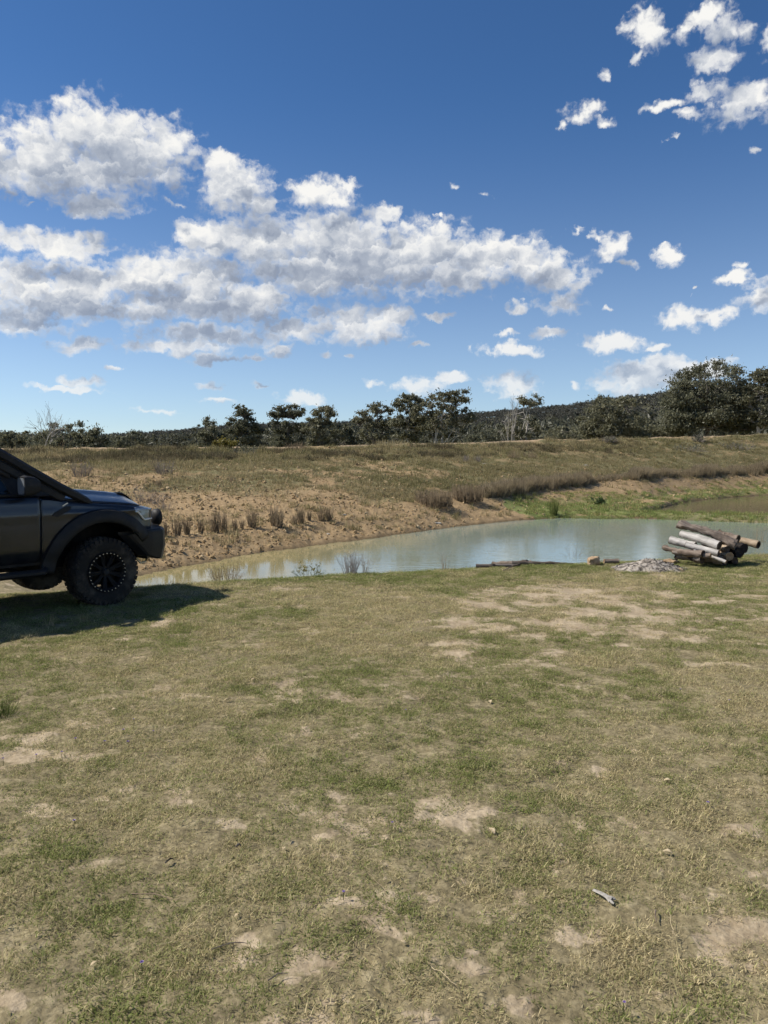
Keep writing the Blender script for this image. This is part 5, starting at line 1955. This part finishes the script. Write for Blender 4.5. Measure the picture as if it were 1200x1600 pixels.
def build_logs():
    K = 1 / 6.6667

    def c(x, y, D):           # pixel of the enlarged view of the heap -> point at distance D
        return far_at(1020 + x * K, 800 + y * K, D)
    mpx = 12.5 / FPX * K      # metres per enlarged pixel
    G = 'logs of the stacked heap'
    rows = [
        ('dark charred log at the bottom left of the log heap', (245, 462, 12.85), (512, 498, 12.45), 30, 38, W_GREYCHAR, E_DARK, 1, .1, 0),
        ('short thick brown log at the bottom middle of the log heap', (530, 478, 12.75), (745, 512, 12.40), 44, 42, W_TAN, E_DARK, 2, .1, 0),
        ('low log with its round end showing, at the bottom right of the log heap', (720, 480, 12.9), (855, 508, 12.5), 38, 36, W_CHAR, E_DARK, 3, .06, 0),
        ('thin tapering brown log with its tip sticking out left', (108, 368, 12.95), (522, 440, 12.42), 20, 38, W_BROWN, E_DARK, 4, .1, .35),
        ('pale log with rounded left end, lower of the left ones', (183, 290, 13.0), (440, 352, 12.7), 40, 36, W_PALE, E_DARK, 5, .05, 0),
        ('thin white log lying across the front of the log heap', (345, 342, 12.7), (682, 430, 12.38), 30, 32, W_PALE, E_DARK, 6, .05, 0),
        ('short tan log stub with pale cut end, right of the thin white log', (690, 442, 12.75), (800, 462, 12.40), 36, 38, W_TAN, E_TAN, 7, .06, 0),
        ('thick white log below the gnarled driftwood', (292, 228, 12.95), (692, 352, 12.42), 33, 44, W_PALE, E_DARK, 8, .05, 0),
        ('small tan stub peeping out beside the thick white log', (690, 366, 12.8), (775, 384, 12.45), 30, 31, W_TAN, E_DARK, 9, .06, 0),
        ('black charred log at the right of the log heap, lower', (780, 400, 13.0), (905, 420, 12.6), 54, 50, W_CHAR, W_CHAR, 10, .12, 0),
        ('black charred log at the right of the log heap, upper', (820, 335, 13.0), (950, 376, 12.62), 46, 46, W_CHAR, W_CHAR, 11, .12, 0),
        ('dark brown log deep inside the middle of the log heap', (420, 420, 13.05), (700, 470, 12.7), 46, 44, W_BROWN, E_DARK, 16, .08, 0),
        ('brown log wedged under the gnarled driftwood', (520, 300, 13.1), (830, 372, 12.72), 42, 40, W_BROWN, E_DARK, 17, .08, 0),
        ('thin crooked grey branch laid over the left of the log heap', (210, 420, 12.75), (600, 455, 12.35), 17, 22, W_DRIFT, E_TAN, 18, .12, .2),
        ('thin pale stick leaning on the front of the log heap', (430, 395, 12.6), (760, 520, 12.28), 13, 18, W_PALE, E_TAN, 19, .1, 0),
        ('brown log behind the driftwood on top of the log heap', (690, 225, 13.15), (885, 284, 12.85), 40, 38, W_BROWN, E_DARK, 12, .1, 0),
    ]
    for (lab, a, b, r0, r1, m, e, sd, ro, kn) in rows:
        log_obj('firewood_log', lab, c(*a), c(*b), r0 * mpx * 1.12, r1 * mpx * 1.12, m, e, sd, ro + (.05 if m is W_PALE else .13), kn, group=G, bow=.02 if m is W_PALE else .045)
    log_obj('firewood_log', 'hollow tan log poking out right from the log heap', c(880, 290, 13.25), c(1100, 342, 12.95), 36 * mpx, 44 * mpx, W_TAN, E_DARK, 13, .08, 0, hollow=True, group=G)
    log_obj('driftwood_log', 'gnarled grey brown driftwood on top of the log heap, knobbed left end', c(262, 128, 13.0), c(862, 345, 12.5), 34 * mpx, 52 * mpx, W_DRIFT, W_DRIFT, 14, .3, .55, group=G, bow=.05)
    # long thin branches by the water
    bm = bmesh.new()
    m0 = at(748, 884, 0)

    def g0(px, row, up=.02):
        p = at(px, row, 0)
        return Vector((p.x, p.y, H(p.x, p.y) + up))
    r = np.random.default_rng(3)

    def branch(name, label, pts, rads, mat):
        bm = bmesh.new()
        pts = [Vector(p) for p in pts]
        dense, rr = [], []
        for i in range(len(pts) - 1):
            for k in range(4):
                f = k / 4
                dense.append(pts[i].lerp(pts[i + 1], f) + Vector(r.normal(0, .006, 3)))
                rr.append((rads[i] * (1 - f) + rads[i + 1] * f) * r.uniform(.85, 1.15))
        dense.append(pts[-1])
        rr.append(rads[-1])
        bm_tube(bm, dense, rr, 8)
        return link_branch(name, label, bm, mat)

    def link_branch(name, label, bm, mat):
        o = bm_obj(name, bm, mat, None)
        o['label'] = label
        o['category'] = 'branch'
        return o
    b1 = branch('fallen_branch', 'long dark branch lying along the near water edge', [g0(768, 879, .075), g0(800, 882, .06), g0(835, 881, .05), g0(868, 880, .04), g0(898, 879, .03)], [.035, .042, .036, .028, .012], W_BROWN)
    b2 = branch('fallen_branch', 'shorter grey branch crossing the left end of the long one', [g0(745, 883, .05), g0(775, 884, .04), g0(812, 884, .03)], [.034, .034, .022], W_GREYCHAR)
    branch('fallen_branch', 'thin twig lying in front of the long dark branch', [g0(786, 890, .012), g0(800, 887, .03), g0(812, 884, .05)], [.006, .010, .012], W_BROWN)
    branch('fallen_branch', 'short stick on top of the middle of the long branch', [g0(815, 880, .09), g0(826, 879, .10), g0(834, 881, .07)], [.012, .016, .014], W_BROWN)
    p0, p1 = g0(944, 880, .045), g0(966, 880, .045)
    log_obj('small_log', 'small brown log lying between the tan stone and the ash heap', p0, p1, .045, .05, W_BROWN, E_TAN, 31, .08)
    # tan block
    bm = bmesh.new()
    bmesh.ops.create_icosphere(bm, subdivisions=3, radius=1)
    for v in bm.verts:
        d = v.co.copy()
        mx = max(abs(d.x), abs(d.y), abs(d.z))
        d = d.lerp(d / mx, .62)
        k = 1 + .10 * (2 * float(fbm(np.array([d.x * 1.7 + 5]), np.array([d.y * 1.7 + d.z * 2.3]), 77, 3)[0]) - 1) * 2
        v.co = Vector((d.x * .098 * k, d.y * .085 * k, d.z * .085 * k + .012 * d.x))
    m, g, out = material('tan_stone')
    n = g.noise(g.new('ShaderNodeTexCoord').outputs['Object'], 14, 6, .65)
    principled(g, out, g.ramp(n, [(.3, (.20, .13, .075)), (.5, (.38, .265, .16)), (.7, (.50, .38, .25))]), .9, .2, normal=bump(g, n, .8, .02))
    o = bm_obj('stone_block', bm, m, None)
    p = g0(927, 881, .06)
    o.location = p
    o['label'] = 'squarish tan stone between the branches and the ash heap'
    o['category'] = 'stone'
    # heap of ash and charcoal
    ctr = at(1012, 889, 0)
    base = Vector((ctr.x, ctr.y, H(ctr.x, ctr.y)))
    t = empty('ash_heap', base, 0, 'mound of grey ash and charcoal from a camp fire left of the log heap', 'ash heap')
    q = np.random.default_rng(9)
    n = 56
    xs, ys = np.meshgrid(np.linspace(-.95, .95, n), np.linspace(-.62, .62, 40))
    prof = np.clip(1 - (xs / .62) ** 2 - (ys / .45) ** 2, 0, 1) ** .8
    hz = .145 * prof ** 1.3 * (.7 + .6 * fbm(xs * 4 + 3, ys * 4, 13, 3)) + .03 * (fbm(xs * 13, ys * 13, 15, 3) - .5) * (prof > 0) - .012
    dz = height(xs + base.x, ys + base.y) - base.z
    V = np.stack([xs, ys, hz + dz], -1).reshape(-1, 3)
    i = (np.arange(39)[:, None] * n + np.arange(n - 1)[None, :])
    F = np.stack([i, i + 1, i + 1 + n, i + n], -1).reshape(-1, 4)
    m, g, out = material('ash')
    P = pos(g)
    nn = g.noise(P, 13, 6, .75)
    principled(g, out, g.ramp(nn, [(.36, (.04, .035, .03)), (.45, (.14, .12, .10)), (.54, (.37, .32, .26)), (.72, (.60, .54, .465))]), .95, .1, normal=bump(g, nn, .8, .03))
    link('ash', mesh_np('ash', V, F, smooth=True), m, t)
    parts, shades = [], []
    for k in range(330):
        while True:
            x, y = q.uniform(-.85, .85), q.uniform(-.55, .55)
            if (x / .66) ** 2 + (y / .48) ** 2 < 1:
                break
        j, ii = int((y + .62) / 1.24 * 39), int((x + .95) / 1.9 * (n - 1))
        z = hz[j, ii] + dz[j, ii]
        me = clod_cache[k % 5]
        s = q.uniform(.004, .014)
        Rm = Matrix.Rotation(q.uniform(0, 6.28), 3, 'Z') @ Matrix.Rotation(q.uniform(0, 6.28), 3, 'X')
        v = (me[0] * s * np.array([q.uniform(.8, 1.9), 1, .9])) @ np.array(Rm).T + np.array([x, y, z + s * .3])
        parts.append((v, me[1]))
        shades.append(np.full(len(v), q.uniform()))
    V, F = join_np(parts)
    me = mesh_np('charcoal', V, F)
    attr(me, 'rnd', np.concatenate(shades))
    m, g, out = material('charcoal')
    principled(g, out, g.ramp(fattr(g, 'rnd'), [(0, (.02, .018, .016)), (.5, (.06, .054, .048)), (.66, (.20, .18, .16)), (1, (.44, .40, .35))]), .85, .2)
    link('charcoal', me, m, t, kind='stuff')
    # blackened and pale earth round the fire place is ordinary soil: a few stones mark its right end
    for k, (px, row, s, lab) in enumerate(((1047, 872, .11, 'pale tan rock at the right end of the ash heap under the thin log'), (1062, 884, .05, 'small pale stone in front of the charred bottom log'))):
        me = bpy.data.meshes.new('rock')
        v, f = clod_cache[k]
        me.from_pydata((v * s * np.array([1.4, 1, .8])).tolist(), [], f.tolist())
        p = g0(px, row + 8, s * .3)
        o = link('rock', me, bpy.data.materials['tan_stone'], None, lab, 'stone')
        o.location = p


clod_cache = []
for _k in range(5):
    _me = clod_mesh(_k + 60, 2)
    _v = np.empty(len(_me.vertices) * 3)
    _me.vertices.foreach_get('co', _v)
    _f = np.empty(len(_me.polygons) * 3, np.int32)
    _me.loops.foreach_get('vertex_index', _f)
    clod_cache.append((_v.reshape(-1, 3), _f.reshape(-1, 3)))

build_logs()


def build_litter():
    r = np.random.default_rng(15)
    pm, g, out = material('purple_petal')
    principled(g, out, g.mix(fattr(g, 'rnd'), (.15, .09, .30), (.36, .26, .55)), .7, .2)
    FL = [(222, 1517, 'nearest purple flower, low left of the picture'), (537, 1407, 'purple flower left of the bottom middle'), (613, 1297, 'purple flower near the middle of the turf'), (1106, 1255, 'purple flower above the white bone, towards the right edge'), (1063, 1083, 'purple flower in the right half below the bare patches'),
          (1139, 1101, 'purple flower close to the right edge below the bare patches'), (634, 1113, 'small purple flower right of the middle of the turf'), (975, 1577, 'purple flower at the bottom of the picture on the right'), (116, 1290, 'purple flower low on the left of the turf'), (5, 1190, 'purple flower at the left edge of the turf'),
          (57, 1186, 'purple flower a little right of the one at the left edge'), (118, 1157, 'highest purple flower of the left group'), (97, 1180, 'purple flower between the left edge and the cluster of flowers'), (200, 1164, 'lowest purple flower of the cluster left of the middle'), (193, 1146, 'middle purple flower of the cluster left of the middle'), (209, 1129, 'topmost purple flower of the cluster left of the middle'), (240, 1148, 'rightmost purple flower of the cluster left of the middle'), (164, 1162, 'leftmost purple flower of the cluster left of the middle')]
    for k, (px, row, lab) in enumerate(FL):
        p = at(px, row + 6, 0)
        b = Vector((p.x, p.y, H(p.x, p.y)))
        t = empty('wild_flower', b, r.uniform(0, 6.28), lab, 'flower', 'purple wild flowers in the turf')
        h = .035 + .012 * r.uniform()
        bm = bmesh.new()
        bm_tube(bm, [(0, 0, -.01), (.003, .002, h * .5), (0, 0, h)], [.0014, .0012, .001], 5)
        bm_obj('stem', bm, STEM_GREEN, t)
        V, F = [], []
        s = .0085 * r.uniform(.75, 1.2)
        for ring, (nn, tilt, ln) in enumerate(((7, .35, 1.0), (6, .9, .75), (4, 1.3, .5))):
            for j in range(nn):
                a = (j + .5 * ring) * 2 * math.pi / nn + r.normal(0, .1)
                d = np.array([math.cos(a) * math.cos(tilt), math.sin(a) * math.cos(tilt), math.sin(tilt)])
                e = np.array([-math.sin(a), math.cos(a), 0])
                o0 = np.array([0, 0, h])
                V += [o0, o0 + d * s * ln * .6 + e * s * .36, o0 + d * s * ln, o0 + d * s * ln * .6 - e * s * .36]
                F.append([len(V) - 4, len(V) - 3, len(V) - 2, len(V) - 1])
        me = mesh_np('petals', np.array(V), np.array(F))
        attr(me, 'rnd', np.repeat(r.uniform(0, 1, len(F)), 4))
        link('petals', me, pm, t)
    # dead leaves
    lm, g, out = material('dead_leaf')
    n = g.noise(g.new('ShaderNodeTexCoord').outputs['Object'], 60, 3, .6)
    principled(g, out, g.ramp(n, [(.3, (.36, .27, .15)), (.7, (.60, .50, .33))]), .8, .2)
    LV = [(356, 1097, 10, 'pale curled dead leaf left of the middle of the turf'), (768, 1300, 12, 'yellowish curled dead leaf right of the middle'), (1043, 1337, 11, 'brown dead leaf upright above and right of the white bone'), (443, 1331, 8, 'small pale leaf scrap left of the middle, lower turf'), (457, 1324, 7, 'tan leaf scrap right beside the small pale one'), (147, 1507, 10, 'pale flat scrap at the lower left of the turf'),
          (370, 1438, 8, 'pale leaf scrap above the dark sticks'), (396, 1065, 7, 'small white leaf in the upper turf left of the middle'), (765, 1096, 8, 'pale leaf in the turf right of the middle'), (1043, 1221, 9, 'tan leaf in the turf far right, above the brown upright leaf'), (630, 1484, 7, 'pale scrap in the lower turf near the middle'), (602, 1385, 7, 'white scrap in the turf just right of the lower middle'), (178, 1112, 7, 'tiny yellow leaf in the turf at the left'), (877, 1320, 7, 'small tan leaf above the white bone on its left')]
    for k, (px, row, wpx, lab) in enumerate(LV):
        p = at(px, row, 0)
        s = wpx * p.y / FPX * 1.0
        bm = bmesh.new()
        P = []
        for i in range(7):
            f = i / 6
            w = .34 * math.sin(math.pi * min(max(f, .04), .97)) ** .8
            P.append([Vector(((f - .5) * 1.3 * s, (v * w + .12 * math.sin(f * 3)) * s, (.25 * v * v * w * 2 + .16 * math.sin(f * 2.6) + .05) * s)) for v in (-1, -.4, .4, 1)])
        bm_grid(bm, P)
        o = bm_obj('dead_leaf', bm, lm, None)
        o.modifiers.new('thickness', 'SOLIDIFY').thickness = .0008
        o.location = (p.x, p.y, H(p.x, p.y) + .012)
        o.rotation_euler = (r.normal(.25, .2), r.normal(0, .2), r.uniform(0, 6.28))
        o['label'], o['category'], o['group'] = lab, 'leaf', 'dead leaves in the turf'
    # weathered forked piece of bone
    a, b = at(927, 1394, 0), at(956, 1409, 0)
    bone, g, out = material('weathered_bone')
    n = g.noise(g.new('ShaderNodeTexCoord').outputs['Object'], 70, 4, .6)
    principled(g, out, g.ramp(n, [(.3, (.24, .215, .18)), (.7, (.47, .44, .385))]), .7, .3, normal=bump(g, n, .4, .003))
    L = (b - a).length
    bm = bmesh.new()
    P = []
    for i in range(11):
        f = i / 10
        w = .0075 + .004 * f + .008 * s1(f, .75, 1.0)
        P.append([Vector((f * L, w * math.cos(q), .010 + .35 * w * math.sin(q) + .004 * math.sin(f * 3))) for q in (k * 2 * math.pi / 10 for k in range(11))])
    v = bm_grid(bm, P)
    bmesh.ops.remove_doubles(bm, verts=bm.verts, dist=.0001)
    bm_tube(bm, [(L * .9, -.006, .011), (L + .010, -.013, .012), (L + .020, -.014, .011)], [.006, .006, .003], 8)
    bm_tube(bm, [(L * .86, .006, .010), (L + .004, .012, .010), (L + .008, .015, .008)], [.006, .005, .002], 8)
    o = bm_obj('bone', bm, bone, None)
    d = b - a
    o.location = (a.x, a.y, H(a.x, a.y) + .003)
    o.rotation_euler = (.12, .03, math.atan2(d.y, d.x))
    o['label'], o['category'] = 'weathered pale forked bone lying in the lower right turf', 'bone'
    # dark sticks lying in the turf
    ST = [((330, 1492), (388, 1483), .0022, 'thin dark stick in the bare patch at the lower left'), ((418, 1545), (450, 1535), .0022, 'short dark stick in the bare patch at the bottom left'), ((258, 1354), (272, 1349), .004, 'short black stick end in the left turf'), ((368, 1330), (377, 1328), .005, 'black stub in the turf left of the middle'), ((1024, 1426), (1026, 1446), .003, 'thin upright dark twig right of the bone'), ((205, 1402), (270, 1412), .0025, 'long thin pale stick in the left turf')]
    for k, (q0, q1, rad, lab) in enumerate(ST):
        a, b = at(*q0, 0), at(*q1, 0)
        a.z, b.z = H(a.x, a.y) + .016, H(b.x, b.y) + .016
        mid = a.lerp(b, .5) + Vector((0, .01, .006))
        bm = bmesh.new()
        bm_tube(bm, [a, a.lerp(mid, .5) + Vector((0, -.004, .002)), mid, mid.lerp(b, .5) + Vector((0, .004, 0)), b], [rad, rad, rad * .9, rad * .8, rad * .4], 6)
        o = bm_obj('stick', bm, W_GREYCHAR if k < 4 else (W_BROWN if k == 4 else W_TAN), None)
        o['label'], o['category'] = lab, 'stick'
    # pale stones on the bank that stand out
    for k, (px, row, s, lab) in enumerate(((757, 725, .16, 'white stone high on the bank in the middle'), (915, 728, .22, 'pale flat stone on the bank above the rush bed'), (537, 804, .07, 'pale stone on the clay bank right of the rush row'), (512, 834, .06, 'pale stone low on the clay bank near the water'), (683, 817, .09, 'flat pale stone near the far water edge'))):
        p = on_ground(px, row)
        v, f = clod_cache[k]
        me = bpy.data.meshes.new('pale_stone')
        me.from_pydata((v * s * np.array([1.3, 1, .6])).tolist(), [], f.tolist())
        o = link('pale_stone', me, bone, None, lab, 'stone')
        o.location = p


build_litter()
